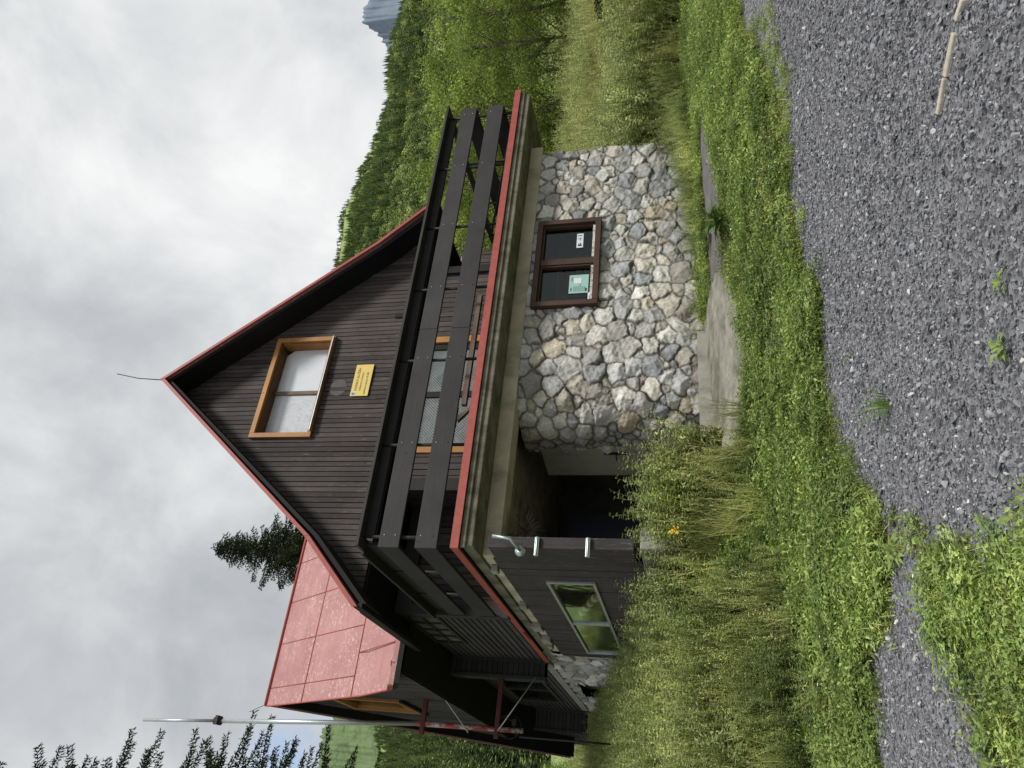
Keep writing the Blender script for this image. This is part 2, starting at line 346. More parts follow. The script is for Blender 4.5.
mt('mountain_range',55,80,([55,58,59.2,59.9,60.6,62,66,80],[.33,.372,.392,.385,.372,.40,.41,.36]),5000,mtmat('haze_tinted_rock',(.15,.19,.24),(.19,.23,.28),(.24,.28,.33),.002),'hazy blue rocky mountain in the far distance')  # distance haze is painted as bluish rock colour

# ------------------------------------------------------------------ prototypes for scatter
PC={}
def proto(coll,mb,mat,name):
    me=mb.mesh(name,mat); o=bpy.data.objects.new(name,me); PC.setdefault(coll,bpy.data.collections.new(coll)).objects.link(o); return o
def blade(mb,x,y,h,w,lean,ang,shade,seg=3):
    dx,dy=math.cos(ang),math.sin(ang); px,py=-dy,dx; vs=[]
    for i in range(seg+1):
        t=i/seg; r=lean*t*t; z=h*(t-.25*lean/h*t*t*t if h>0 else t); ww=w*(1-t*.85)*.5
        vs+= [(x+dx*r-px*ww,y+dy*r-py*ww,z),(x+dx*r+px*ww,y+dy*r+py*ww,z)]
    mb.add(vs,[(2*i,2*i+1,2*i+3,2*i+2) for i in range(seg)],shade)
def leaf(mb,p,d,n,L,W,shade,droop=.2,fold=.15):
    p=Vector(p); d=Vector(d).normalized(); s=d.cross(Vector(n)); s=s.normalized() if s.length>1e-4 else Vector((1,0,0)); n=s.cross(d)
    a=p; b1=p+d*L*.45+s*W*.5+n*W*fold; b2=p+d*L*.45-s*W*.5+n*W*fold; m=p+d*L*.5; e=p+d*L-n*L*droop
    mb.add([a,b1,m,b2,e],[(0,1,2),(0,2,3),(1,4,2),(3,2,4)],shade)
def sh(v,g=1.0): return (v*g,v,v*g*.95)
for k in range(6):
    m=MB()
    for i in range(20):
        a=R.uniform(0,6.28); r=.10*math.sqrt(R.random()); s=R.uniform(.55,1.3); yel=R.uniform(.9,1.3)
        blade(m,r*math.cos(a),r*math.sin(a),R.uniform(.03,.11),R.uniform(.005,.010),R.uniform(.03,.13),R.uniform(0,6.28),(s*yel,s,s*.9) if R.random()>.14 else (1.75,1.2,1.6))
    for i in range(26):
        a=R.uniform(0,6.28); r=.11*math.sqrt(R.random()); s=R.uniform(.55,1.35); b=R.uniform(0,6.28)
        leaf(m,(r*math.cos(a),r*math.sin(a),R.uniform(.015,.09)),(math.cos(b),math.sin(b),R.uniform(-.5,.9)),(0,0,1),R.uniform(.02,.045),R.uniform(.012,.022),(s,s,s*R.uniform(.8,1.1)),.15)
    proto('p_short',m,Lgrass,f'a{k}')
for k in range(4):
    m=MB()
    for i in range(30):
        a=R.uniform(0,6.28); r=.10*math.sqrt(R.random()); z=R.uniform(.02,.075); s=R.uniform(.65,1.3); c=(r*math.cos(a),r*math.sin(a),z)
        for j in range(3):
            t=j*2.09+a; leaf(m,c,(math.cos(t),math.sin(t),R.uniform(-.1,.5)),(0,0,1),R.uniform(.016,.03),R.uniform(.014,.024),(s,s,s),.1)
    if k==9:
        for i in range(1):
            a=R.uniform(0,6.28); x,y=.07*math.cos(a),.07*math.sin(a)
            for j in range(5): leaf(m,(x,y,.11),(math.cos(j*1.256),math.sin(j*1.256),.4),(0,0,1),.009,.008,(4.0,2.9,8.0))
    proto('p_clover',m,Lclover,f'b{k}')
for k in range(4):
    m=MB()
    for i in range(9):
        a=i*.7+R.uniform(-.2,.2); L=R.uniform(.07,.15); s=R.uniform(.75,1.15)
        leaf(m,(.01*math.cos(a),.01*math.sin(a),.01),(math.cos(a),math.sin(a),R.uniform(.25,.8)),(0,0,1),L,L*.45,(s,s,s*.95),.3,.2)
    proto('p_broad',m,Lclover,f'c{k}')
m=MB()
for j in range(6): leaf(m,(0,0,.10),(math.cos(j),math.sin(j),.5),(0,0,1),.012,.010,(1,1,1))
m.tube([(0,0,0),(0,0,.1)],.0015,3,.35)
proto('p_flower',m,simple('white_petals',(.75,.75,.72),.6,.05,9,attr=True),'w0')
for k in range(5):
    m=MB()
    for i in range(60):
        a=R.uniform(0,6.28); r=.16*math.sqrt(R.random()); s=R.uniform(.6,1.2)
        blade(m,r*math.cos(a),r*math.sin(a),R.uniform(.15,.75),R.uniform(.007,.014),R.uniform(.08,.45),R.uniform(0,6.28),(s,s,s*.9),4)
    for i in range(6):
        a=R.uniform(0,6.28); r=.15*math.sqrt(R.random()); h=R.uniform(.55,.9); an=R.uniform(0,6.28); l=R.uniform(.04,.2); c=(1.1,1.08,1.1)
        x,y=r*math.cos(a),r*math.sin(a); blade(m,x,y,h,.004,l,an,c,3)
        tx,ty=x+math.cos(an)*l,y+math.sin(an)*l
        for j in range(9):
            t=R.uniform(0,6.28); leaf(m,(tx,ty,h-l*.25-.13+j*.014),(math.cos(t),math.sin(t),1.6),(math.cos(t),math.sin(t),0),.035,.007,(1.35,1.2,1.3))
    proto('p_tall',m,Ltall,f'd{k}')
for k in range(6):
    m=MB()
    for q in range(6):
        a0=R.uniform(0,6.28); h=R.uniform(.45,.95); ln=R.uniform(.05,.3); bx,by=.09*math.cos(a0),.09*math.sin(a0)
        pts=[(bx+math.cos(a0)*ln*t*t,by+math.sin(a0)*ln*t*t,h*t) for t in (0,.25,.5,.75,1)]
        m.tube(pts,[.005,.0045,.004,.003,.0015],4,.8,False)
        nl=int(h/.035)
        for j in range(nl):
            t=(j+1)/nl; p=(bx+math.cos(a0)*ln*t*t,by+math.sin(a0)*ln*t*t,h*t); L=(.045+.075*(1-t))*R.uniform(.7,1.3)
            for q2 in range(2):
                an=R.uniform(0,6.28); s=R.uniform(.65,1.25)*(0.75+.5*t); leaf(m,p,(math.cos(an),math.sin(an),R.uniform(-.1,.7)),(0,0,1),L,L*.38,(s,s,s*(.9+.3*R.random())),.25)
    proto('p_weed',m,Lweed,f'e{k}')
# gravel pieces
def gravelmat():
    t=NT('crushed_stone'); oi=t.new('ShaderNodeObjectInfo'); c=t.ramp(oi.outputs['Random'],[(0,(.05,.051,.057)),(.3,(.125,.128,.138)),(.6,(.205,.21,.224)),(.88,(.33,.335,.35)),(.96,(.50,.50,.49)),(1,(.78,.76,.72))])
    n=t.noise(t.coord((1,1,1),'Object'),30,4); c=t.mix(.35,c,t.ramp(n,[(.3,(.09,.092,.10)),(.7,(.34,.345,.36))])); 
    w=t.noise(t.coord((1,1,1),'Position'),.8,3); c=t.mix(1.0,c,t.ramp(w,[(.3,(.80,.80,.82)),(.7,(1.15,1.15,1.16))]),'MULTIPLY')
    t.col(c); t.rough(.75); t.spec(.35); return t.m
Mgr=gravelmat()
import bmesh
for k in range(8):
    bm=bmesh.new(); pts=[]
    fl=R.uniform(.35,.75); el=R.uniform(.55,.9)
    for i in range(11):
        v=Vector((R.gauss(0,1),R.gauss(0,1),R.gauss(0,1))).normalized()*R.uniform(.8,1.05); bm.verts.new((v.x,v.y*el,v.z*fl))
    bmesh.ops.convex_hull(bm,input=bm.verts); me=bpy.data.meshes.new(f'g{k}'); bm.to_mesh(me); bm.free(); me.materials.append(Mgr)
    PC.setdefault('p_gravel',bpy.data.collections.new('p_gravel')).objects.link(bpy.data.objects.new(f'g{k}',me))
# far trees
def blob_leaf(m,c,rad,n,size,shade_fn):
    for i in range(n):
        v=Vector((R.gauss(0,1),R.gauss(0,1),R.gauss(0,1))).normalized(); rr=R.random()**.35
        p=Vector(c)+Vector((v.x*rad[0],v.y*rad[1],v.z*rad[2]))*rr
        d=Vector((R.gauss(0,1),R.gauss(0,1),R.gauss(0,.7))); s=shade_fn(v,rr)
        leaf(m,p,d,v,size*R.uniform(.7,1.3),size*.6,s,.1,.1)
for k in range(4):
    m=MB(); h=R.uniform(8,10); nl=17; rb=R.uniform(1.5,2.0); m.tube([(0,0,-1),(0,0,h*.9)],[.15,.04],4,.5,False)
    for j in range(nl):
        t=j/nl; z=h*(.04+.92*t); r=rb*(1-t)**.75+.15
        for b in range(13):
            a=b*6.283/13+j*.8+R.uniform(-.25,.25); L=r*R.uniform(.6,1.15); s=R.uniform(.5,1.3)*(.7+.5*t); q0=r*R.uniform(0,.45)
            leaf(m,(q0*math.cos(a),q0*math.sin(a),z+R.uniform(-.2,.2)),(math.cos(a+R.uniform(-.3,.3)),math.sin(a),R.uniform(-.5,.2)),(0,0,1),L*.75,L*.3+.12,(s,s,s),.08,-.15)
    proto('p_conif',m,Lfar,f'f{k}')
for k in range(3):
    m=MB(); m.tube([(0,0,-1),(0,0,4)],[.15,.05],4,.5,False)
    for q in range(9):
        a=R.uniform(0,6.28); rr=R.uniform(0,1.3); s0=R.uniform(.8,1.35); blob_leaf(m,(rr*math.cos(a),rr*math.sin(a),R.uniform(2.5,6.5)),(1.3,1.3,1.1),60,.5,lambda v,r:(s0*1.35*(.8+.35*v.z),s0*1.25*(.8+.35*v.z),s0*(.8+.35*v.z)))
    proto('p_conif',m,Lfar,f'g{k}')

def scatter(name,coll,pts,rot,scl,idx,label):
    n=len(pts); me=bpy.data.meshes.new(name); me.vertices.add(n); me.vertices.foreach_set('co',pts.astype(np.float32).ravel())
    a=me.attributes.new('rot','FLOAT_VECTOR','POINT'); a.data.foreach_set('vector',rot.astype(np.float32).ravel())
    a=me.attributes.new('scl','FLOAT_VECTOR','POINT'); a.data.foreach_set('vector',scl.astype(np.float32).ravel())
    a=me.attributes.new('pick','INT','POINT'); a.data.foreach_set('value',idx.astype(np.int32))
    o=bpy.data.objects.new(name,me); C.objects.link(o)
    g=bpy.data.node_groups.new(name,'GeometryNodeTree'); g.interface.new_socket('Geometry',in_out='INPUT',socket_type='NodeSocketGeometry'); g.interface.new_socket('Geometry',in_out='OUTPUT',socket_type='NodeSocketGeometry')
    N=g.nodes; gi=N.new('NodeGroupInput'); go=N.new('NodeGroupOutput'); ip=N.new('GeometryNodeInstanceOnPoints'); ci=N.new('GeometryNodeCollectionInfo')
    ci.inputs['Collection'].default_value=PC[coll]; ci.inputs['Separate Children'].default_value=True; ci.inputs['Reset Children'].default_value=True
    def na(nm,t):
        x=N.new('GeometryNodeInputNamedAttribute'); x.data_type=t; x.inputs['Name'].default_value=nm; return x.outputs['Attribute']
    L=g.links; L.new(gi.outputs[0],ip.inputs['Points']); L.new(ci.outputs[0],ip.inputs['Instance']); ip.inputs['Pick Instance'].default_value=True
    L.new(na('pick','INT'),ip.inputs['Instance Index'])
    e=N.new('FunctionNodeEulerToRotation'); L.new(na('rot','FLOAT_VECTOR'),e.inputs[0]); L.new(e.outputs[0],ip.inputs['Rotation'])
    L.new(na('scl','FLOAT_VECTOR'),ip.inputs['Scale']); L.new(ip.outputs[0],go.inputs[0])
    md=o.modifiers.new('scatter','NODES'); md.node_group=g
    o['kind']='stuff'; o['label']=label; return o
def put(name,coll,x,y,np_,smin,smax,label,dz=0,tilt=.15,zf=ground,zs=None):
    n=len(x); z=zf(x,y)+dz; s=rng.uniform(smin,smax,n); rot=np.stack([rng.normal(0,tilt,n),rng.normal(0,tilt,n),rng.uniform(0,6.283,n)],-1)
    sc=np.stack([s,s,s*(1 if zs is None else zs)],-1)
    return scatter(name,coll,np.stack([x,y,z],-1),rot,sc,rng.integers(0,np_,n),label)
def cand(n,x0,x1,y0,y1): return rng.uniform(x0,x1,n),rng.uniform(y0,y1,n)
def polarpts(n,a0,a1,r0,r1,p=1.0):
    a=np.radians(rng.uniform(a0,a1,n)); r=r0+(r1-r0)*rng.random(n)**p; return CAM[0]+r*np.sin(a),CAM[1]+r*np.cos(a)
# gravel (wedge denser close to the camera)
def house(x,y,m=.0): return (x>-.05-m)&(x<7.2+m)&(y>.42-m)&(y<12.6+m)
x1,y1=polarpts(130000,-16,78,1.6,7.5,.75); x2,y2=polarpts(34000,-45,105,1.0,14,.8)
x=np.concatenate([x1,x2]);y=np.concatenate([y1,y2]); k=isgravel(x,y); x,y=x[k],y[k]; n=len(x)
d=np.hypot(x-CAM[0],y-CAM[1]); thin=sst(.15,.75,wob(x,y,.75,61)+.4*wob(x,y,2.9,62)); s=rng.lognormal(0,.55,n)*.0072*(1-.35*thin)*(1+.18*wob(x,y,1.3,41)); s=np.clip(s,.0035,.026)*(1+.03*np.clip(d-6,0,6))
rot=np.stack([rng.normal(0,.5,n),rng.normal(0,.5,n),rng.uniform(0,6.28,n)],-1)
o=scatter('gravel','p_gravel',np.stack([x,y,ground(x,y)+s*.3],-1),rot,np.stack([s]*3,-1),rng.integers(0,8,n),'loose dark grey crushed stone covering the yard')
# short vegetation
def jg(x,y,s=.07): return isgravel(x+rng.normal(0,s,len(x)),y+rng.normal(0,s,len(x)))
x,y=polarpts(66000,-30,88,2.3,15,.9); k=~jg(x,y)&~ispath(x,y)&~house(x,y); x,y=x[k],y[k]
dens=wob(x,y,1.3,9); bare=wob(x,y,2.6,51)+.5*wob(x,y,7,12); k=rng.random(len(x))<(.74+.25*dens)*np.where(bare>.75,.25,1); k&=~(inpoly(x,y,PATCH)&((wob(x,y,3.7,71)>.95)|(rng.random(len(x))<.2))); f=np.where(inpoly(x,y,PATCH),.62,1.0)[k]; put('grass','p_short',x[k],y[k],6,.6*f,1.4*f,'short lush green grass between the gravel and the house')
x,y=polarpts(36000,-30,88,2.0,13,.9); k=~jg(x,y,.06)&~ispath(x,y)&~house(x,y); x,y=x[k],y[k]
dens=wob(x,y,1.1,13); bare=wob(x,y,2.6,51)+.5*wob(x,y,7,12); k=rng.random(len(x))<(.40+.5*dens)*np.where(bare>.75,.3,1); k&=~(inpoly(x,y,PATCH)&(wob(x,y,3.7,71)>.85)); f=np.where(inpoly(x,y,PATCH),.75,1.0)[k]; put('clover','p_clover',x[k],y[k],4,.6*f,1.2*f,'low clover and small weeds with tiny white flowers')
x,y=polarpts(1500,-25,80,4,13,.9); k=~isgravel(x,y)&~ispath(x,y)&~house(x,y)&(wob(x,y,1.7,33)>.1); put('daisies','p_flower',x[k],y[k],1,.6,1.2,'scattered tiny white flowers in the grass')
x,y=polarpts(11000,-30,80,2.0,11,.8); k=~jg(x,y,.09)&~ispath(x,y)&~house(x,y)
de=np.abs(wob(x,y,.9,21)); nearp=inpoly(x,y,PATCH)|(inpoly(x,y+.8*0-.6,GR)); k&=(rng.random(len(x))<np.where(nearp,.55,.10)*(wob(x,y,1.9,8)>-.25)); put('plantain_weeds','p_broad',x[k],y[k],4,.45,1.0,'flat broad-leaved weeds along the gravel edge')
# sparse sprouts in gravel edge
x,y=polarpts(16000,-10,78,2.5,12,.9); k=isgravel(x,y)&~isgravel(x+.0,y+.22+.35*rng.random(len(x))*(x>2.5))&(wob(x,y,4,3)>-.1); put('edge_grass','p_short',x[k],y[k],5,.35,.8,'thin sprigs of grass creeping onto the gravel edge')
# meadow right
x,y=polarpts(30000,20,85,9,42,1.15)
dd=(x-CAM[0])*HD[0]+(y-CAM[1])*HD[1]
k=~isgravel(x,y)&~house(x,y,.1)&((x>7.3)|((x>6.3)&(y<.35)&(y>-1.1)&(rng.random(len(x))<.5)))&((y+.38*x)>1.6)&~ispath(x,y)
x,y=x[k],y[k]; put('meadow_grass','p_tall',x,y,5,(.6+.4*sst(8.5,13,np.hypot(x-CAM[0],y-CAM[1])))*np.clip(.45+.5*wob(x,y,.9,6),.15,2),(.55+.45*sst(11,17,np.hypot(x-CAM[0],y-CAM[1])))*np.clip(1.2+.6*wob(x,y,.9,6),.3,2),'tall pale flowering meadow grass on the slope right of the house')
# weeds at left wall
x,y=cand(24000,-9,1.9,-2.2,16); k=~house(x,y)&~ispath(x,y); yy=y+.35*wob(x,y,1.3,4)
k&=(wob(x,y,2.2,91)>-.62)&(rng.random(len(x))<.55*sst(-2.2,-.6,yy)*sst(1.9,1.1,x)*np.exp(-np.clip(y-5,0,99)*.12))&~((x>.9)&(y<-.7)); x,y,yy=x[k],y[k],yy[k]
f=.32+.68*sst(-1.7,.3,yy)+.12*sst(-.9,-.3,x)*sst(1.4,.6,y)*sst(-.8,-.3,y)-.06*sst(-.9,-.2,x)*sst(1.5,2.5,y)+.05*wob(x,y,3.1,2); put('tall_weeds','p_weed',x,y,6,.72*f,1.04*f,'bushy green weeds growing high against the garage wall',0,.22)
x,y=polarpts(34000,20,85,9.5,40,1.05); k=~isgravel(x,y)&~house(x,y,.1)&(x>7.3)&((y+.38*x)>1.6)&(wob(x,y,.55,17)>-.1)&(rng.random(len(x))<.75); put('meadow_weeds','p_weed',x[k],y[k],6,.4,1.5,'clumps of leafy green weeds in the meadow on the right')
x,y=cand(9000,-9,1.5,-1.5,20); k=~house(x,y)&~ispath(x,y)&(rng.random(len(x))<.40*sst(-2.0,-.3,y)); put('seeding_grass','p_tall',x[k],y[k],5,.55,.95,'tall seeding grass mixed into the weeds at the left wall')
x,y=polarpts(14000,-30,20,16,58,1.2); k=~house(x,y,.3)&(x<6)&(y>15.5); put('left_slope_brush','p_weed',x[k],y[k],6,.5,1.4,'light green brush on the slope behind the house on the left')
x,y=cand(420,-6,1.0,-2.6,-.3); k=~isgravel(x,y)&~ispath(x,y)&(wob(x,y,1.6,44)>-.3)&(rng.random(len(x))<.6); put('dock_leaves','p_broad',x[k],y[k],4,.6,1.35,'patches of bigger broad dock leaves among the weeds',.05)
# porch weeds
x,y=cand(62,.2,1.25,-.4,.45); put('porch_weeds','p_weed',x,y,6,.7,1.25,'leafy weeds standing in front of the dark porch')
# rubble weeds at the stone wall foot
x,y=cand(1500,3.0,9.5,-.95,.42); k=rng.random(len(x))<sst(4.0,7.5,x)*.9+.06; put('wall_foot_weeds','p_weed',x[k],y[k],6,.2,.45+.5*sst(6,8,x[k]),'straggly weeds and dry stems at the foot of the stone wall')
# forest
x,y=polarpts(30000,-30,75,68,364,.66); az=np.degrees(np.arctan2(x-CAM[0],y-CAM[1])); r=np.hypot(x-CAM[0],y-CAM[1])
gap=((az>42.0)&(az<47.5)&(r>318+(az-42)*4)&(r<352)); k=~gap; x,y,az,r=x[k],y[k],az[k],r[k]
z=hillz(az,r,x,y); n=len(x); dec=(wob(x,y,.035,8)+.6*wob(x,y,.15,3)+.9*sst(190,80,r)*sst(10,22,az)-.8*sst(14,6,az)+rng.normal(0,.35,n)>.5); idx=np.where(dec,rng.integers(4,7,n),rng.integers(0,4,n)); s=rng.uniform(.5,1.25,n)*(.85-.52*sst(210,340,r))
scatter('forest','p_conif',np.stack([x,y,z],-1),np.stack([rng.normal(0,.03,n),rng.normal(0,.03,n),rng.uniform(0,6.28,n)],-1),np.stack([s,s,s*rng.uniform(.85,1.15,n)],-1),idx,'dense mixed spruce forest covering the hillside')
# ------------------------------------------------------------------ chalet
H=empty('chalet',(0,0,0),'dark timber mountain chalet with stone ground floor, concrete balcony slab and red sheet roof','house')
def prt(mb,name,mat,parent=H,bevel=0,label=None): return mb.build(name,mat,parent,bevel,label)
APX,APZ=3.3,8.74
RAKE=[(-.41,4.37),(.55,5.31),(APX,APZ),(6.05,5.33),(6.95,4.42)]
def rz(x,off=0): return float(np.interp(x,[p[0] for p in RAKE],[p[1] for p in RAKE]))-off
# attic gable wall: vertical boards
def vboards(xs0,xs1,w,y,z0,topf,th=.022,gap=.013,yaxis=False,jit=.2,side=-1,cut=None,bot=None):
    m=MB(); x=xs0
    while x<xs1-1e-4:
        xe=min(x+w-gap,xs1); s=R.uniform(1-jit,1+jit)*(R.choice([.75,1,1.1,1.3]) if not yaxis else 1); zt0,zt1=topf(x),topf(xe); zb=z0 if bot is None else bot((x+xe)/2)
        segs=[(zb,None)]
        if cut:
            for (ca,cb,cz0,cz1) in cut:
                if x+w*.5>ca and x+w*.5<cb: segs=[(zb,cz0),(cz1,None)]
        j=R.uniform(-.005,.004)
        for a,b in segs:
            t0,t1=(zt0,zt1) if b is None else (b,b)
            if t0<=a+.02 and t1<=a+.02: continue
            t0=max(t0,a+.001);t1=max(t1,a+.001)
            if not yaxis: m.hexa([(x,y+j,a),(xe,y+j,a),(xe,y+th+j,a),(x,y+th+j,a),(x,y+j,t0),(xe,y+j,t1),(xe,y+th+j,t1),(x,y+th+j,t0)],s)
            else: m.hexa([(y+j,xe,a),(y+j,x,a),(y+th+j,x,a),(y+th+j,xe,a),(y+j,xe,t1),(y+j,x,t0),(y+th+j,x,t0),(y+th+j,xe,t1)],s)
        x+=w
    return m
WX0,WX1,WZ0,WZ1=2.38,4.36,5.92,7.04
m=vboards(-.28,6.75,.0865,1.80,4.50,lambda x:rz(x,.10),cut=[(WX0+.05,WX1-.05,WZ0+.04,WZ1-.04)])
prt(m,'gable_wall',Wdark)
m=MB(); 
for a,b,c,d in ((-.28,WX0+.05,4.5,None),(WX1-.05,6.75,4.5,None)):
    n=12; xs=np.linspace(a,b,n)
    for i in range(n-1): m.hexa([(xs[i],1.826,4.505),(xs[i+1],1.826,4.505),(xs[i+1],1.9,4.505),(xs[i],1.9,4.505),(xs[i],1.826,max(rz(xs[i],.11),4.51)),(xs[i+1],1.826,max(rz(xs[i+1],.11),4.51)),(xs[i+1],1.9,max(rz(xs[i+1],.11),4.51)),(xs[i],1.9,max(rz(xs[i],.11),4.51))],.4)
m.box(WX0+.05,WX1-.05,1.826,1.9,4.505,WZ0+.04,.4); m.hexa([(WX0+.05,1.826,WZ1-.04),(WX1-.05,1.826,WZ1-.04),(WX1-.05,1.9,WZ1-.04),(WX0+.05,1.9,WZ1-.04),(WX0+.05,1.826,rz(WX0,.1)),(WX1-.05,1.826,rz(WX1,.1)),(WX1-.05,1.9,rz(WX1,.1)),(WX0+.05,1.9,rz(WX0,.1))],.4)
prt(m,'wall_backing',Wblack)
m=MB(); m.box(4.72,6.4,1.775,1.797,4.60,4.625,.6); m.box(4.72,4.78,1.772,1.797,4.5,4.9,.6); prt(m,'batten',Wblack)
# attic window
W=prt(MB(),'window',Worange) if False else None
m=MB(); f=.085; y0,y1=1.74,1.90
m.box(WX0,WX0+f,y0,y1,WZ0,WZ1,1.0); m.box(WX1-f,WX1,y0,y1,WZ0,WZ1,.95); m.box(WX0+f,WX1-f,y0,y1,WZ1-f,WZ1,1.1); m.box(WX0+f,WX1-f,y0,y1,WZ0,WZ0+f*.8,.9)
m.box(WX0+f,WX0+f+.03,y0+.06,2.1,WZ0+f*.8,WZ1-f,.30); m.box(WX1-f-.03,WX1-f,y0+.06,2.1,WZ0+f*.8,WZ1-f,.8); m.box(WX0+f,WX1-f,y0+.06,2.1,WZ1-f-.03,WZ1-f,.28)
win=prt(m,'window',Worange,H,.004,'attic window in a varnished pine frame whose pale panes carry a painted sky reflection and lace')
m=MB(); xm=(WX0+WX1)/2-.02; m.box(xm-.035,xm+.035,1.96,2.03,WZ0+f,WZ1-f,1.0); m.box(WX0+f+.03,WX1-f-.03,1.96,2.03,WZ0+f*.8,WZ0+f+.03,.9); prt(m,'sash',Wold,win,.003)
m=MB(); m.box(WX0+f+.03,xm-.035,1.99,2.0,WZ0+f+.03,WZ1-f-.03); prt(m,'pane',Gskylace1,win)
m=MB(); m.poly([(xm+.035,1.99,WZ0+f+.03),(WX1-f-.03,1.99,WZ0+f+.03),(WX1-f-.03,1.99,WZ1-f-.16),(WX1-f-.13,1.99,WZ1-f-.03),(xm+.035,1.99,WZ1-f-.03)]); prt(m,'pane',Gskylace2,win)
m=MB(); m.box(WX0+f,WX1-f,2.02,2.1,WZ0+f,WZ1-.1,.5); prt(m,'shade_board',Wblack,win)
m=MB(); m.box(WX0+f+.02,WX1-.02,1.70,1.76,WZ0+.012,WZ0+.03); prt(m,'sill',Msteel,win)
# loft vents/round pale patch: a faded disc on the boards
m=MB(); vs=[(3.33+.16*math.cos(t*.314),1.7965,5.66+.15*math.sin(t*.314)) for t in range(20)]; m.poly(vs); prt(m,'faded_spot',simple('faded_boards',(.075,.068,.068),.7,.3,10),H)
# roof
def ribs_roof(name,sheets,label,mat=Mroof,th=.09):
    pass
def roofslab(m,prof,a0,a1,axis,th=.10,shade=1.0):
    for (p,q) in zip(prof[:-1],prof[1:]):
        dx,dz=q[0]-p[0],q[1]-p[1]; L=math.hypot(dx,dz)
        def P(t,a,low): 
            u=p[0]+dx*t; z=p[1]+dz*t-(th if low else 0); return (u,a,z) if axis=='y' else (a,u,z)
        b=[P(0,a0,1),P(1,a0,1),P(1,a1,1),P(0,a1,1),P(0,a0,0),P(1,a0,0),P(1,a1,0),P(0,a1,0)]
        if axis=='x': b=[b[1],b[0],b[3],b[2],b[5],b[4],b[7],b[6]]
        m.hexa(b,shade)
m=MB(); roofslab(m,RAKE,1.32,3.9,'y',.07); roofslab(m,[(.62,5.38),(APX,APZ-.004),(5.98,5.40)],3.9,13.2,'y',.07)
roof=prt(m,'roof',Mroof,H,0,'main gable roof of faded red sheet')
m=MB(); roofslab(m,[(p[0]*.985+.05,p[1]-.075) for p in RAKE],1.36,1.9,'y',.09,.55); roofslab(m,[(-.33,4.36),(.58,5.23),(2.6,7.75)],1.9,3.9,'y',.08,.5); roofslab(m,[(4.0,7.75),(6.02,5.25),(6.85,4.36)],1.9,3.9,'y',.08,.5)
prt(m,'soffit',Wblack)
# red rake flashing
def edging(m,prof,a,w,h,axis):
    for (p,q) in zip(prof[:-1],prof[1:]):
        pts=[]
        for (u,z) in (p,q): 
            for dz in (-h,.012):
                for da in (0,w): pts.append((u,a+da,z+dz) if axis=='y' else (a+da,u,z+dz))
        # order: p low a, p low a+w, p hi a, p hi a+w, q...
        A=[pts[0],pts[4],pts[5],pts[1],pts[2],pts[6],pts[7],pts[3]]
        m.hexa(A,R.uniform(.9,1.1))
m=MB(); edging(m,RAKE,1.285,.035,.075,'y'); prt(m,'roof_flashing',Mred,H,.003); m=MB(); m.box(RAKE[0][0]-.01,RAKE[0][0]+.05,1.33,3.9,4.25,4.36,.8); prt(m,'eave_board',Wblack,H)
m=MB(); m.tube([(APX,1.33,APZ),(APX+.05,1.33,APZ+.5),(APX+.16,1.33,APZ+.98)],.008,6); prt(m,'lightning_rod',Mblack,H)
# wing (cross gable)
WP=[(3.60,4.60),(4.1,4.80),(4.95,5.62),(7.35,8.72),(9.8,6.2),(12.9,3.22)]
m=MB(); roofslab(m,WP,-1.0,7.65,'x',.08)
wr=prt(m,'wing_roof',Mroof,H,0,'cross wing roof of large faded red sheets')
m=MB()
def seam(m,p,q,w=.013,h=.014,sh=.40):
    p=Vector(p);q=Vector(q);m.tube([p,q],[w,w],4,sh)
def wz(y): return float(np.interp(y,[p[0] for p in WP],[p[1] for p in WP]))
ys=[4.05,5.15,6.35]
for yy in ys[1:]: seam(m,(-1.0,yy,wz(yy)+.004),(3.0,yy,wz(yy)+.004))
for i,xx in enumerate([-.25,.65,1.55,2.45]):
    for (ya,yb) in zip([3.56]+ys,ys+[7.33]):
        dx=(-.4 if int(ya*10)%2 else 0)
        seam(m,(xx+dx,ya,wz(ya)+.003),(xx+dx,yb,wz(yb)+.003),.010)
prt(m,'seam',Mred,wr)
m=MB(); edging(m,WP[:4],-1.012,.02,.05,'x'); m.tube([(-1.0,7.35,8.745),(7.6,7.35,8.745)],.035,6); prt(m,'roof_flashing',Mred,H)
m=MB(); m.tube([(-1.0,7.3,8.76),(-1.15,7.22,9.0)],.006,5); prt(m,'ridge_wire',Mblack,H)
m=MB(); roofslab(m,[(p[0],p[1]-.085) for p in WP],-.97,7.6,'x',.08,.5); prt(m,'soffit',Wblack)
# wing gable wall x=-.8
def wl(y): return wz(y)-.17
gw0,gw1,gz0,gz1=6.62,8.05,5.5,7.05
m=vboards(3.75,11.4,.11,-.80,4.46,wl,yaxis=True,cut=[(gw0,gw1,gz0,gz1)]); m.hexa([(-.8,11.3,4.46),(-.8,3.7,4.46),(-.7,3.7,4.46),(-.7,11.3,4.46),(-.8,11.3,4.461),(-.8,3.7,4.461),(-.7,3.7,4.461),(-.7,11.3,4.461)],.5)
prt(m,'gable_wall',Wside)
m=MB(); m.box(-.775,0,3.72,11.35,4.44,4.458,.6); m.box(-.772,-.70,5.0,gw0,4.47,4.9,.3);
ysn=np.linspace(3.8,11.3,24)
for a,b in zip(ysn[:-1],ysn[1:]):
    if not(b>gw0 and a<gw1): m.hexa([(-.775,b,4.46),(-.775,a,4.46),(-.72,a,4.46),(-.72,b,4.46),(-.775,b,wl(b)-.02),(-.775,a,wl(a)-.02),(-.72,a,wl(a)-.02),(-.72,b,wl(b)-.02)],.3)
prt(m,'soffit',Wblack)
m=MB(); t_=.1
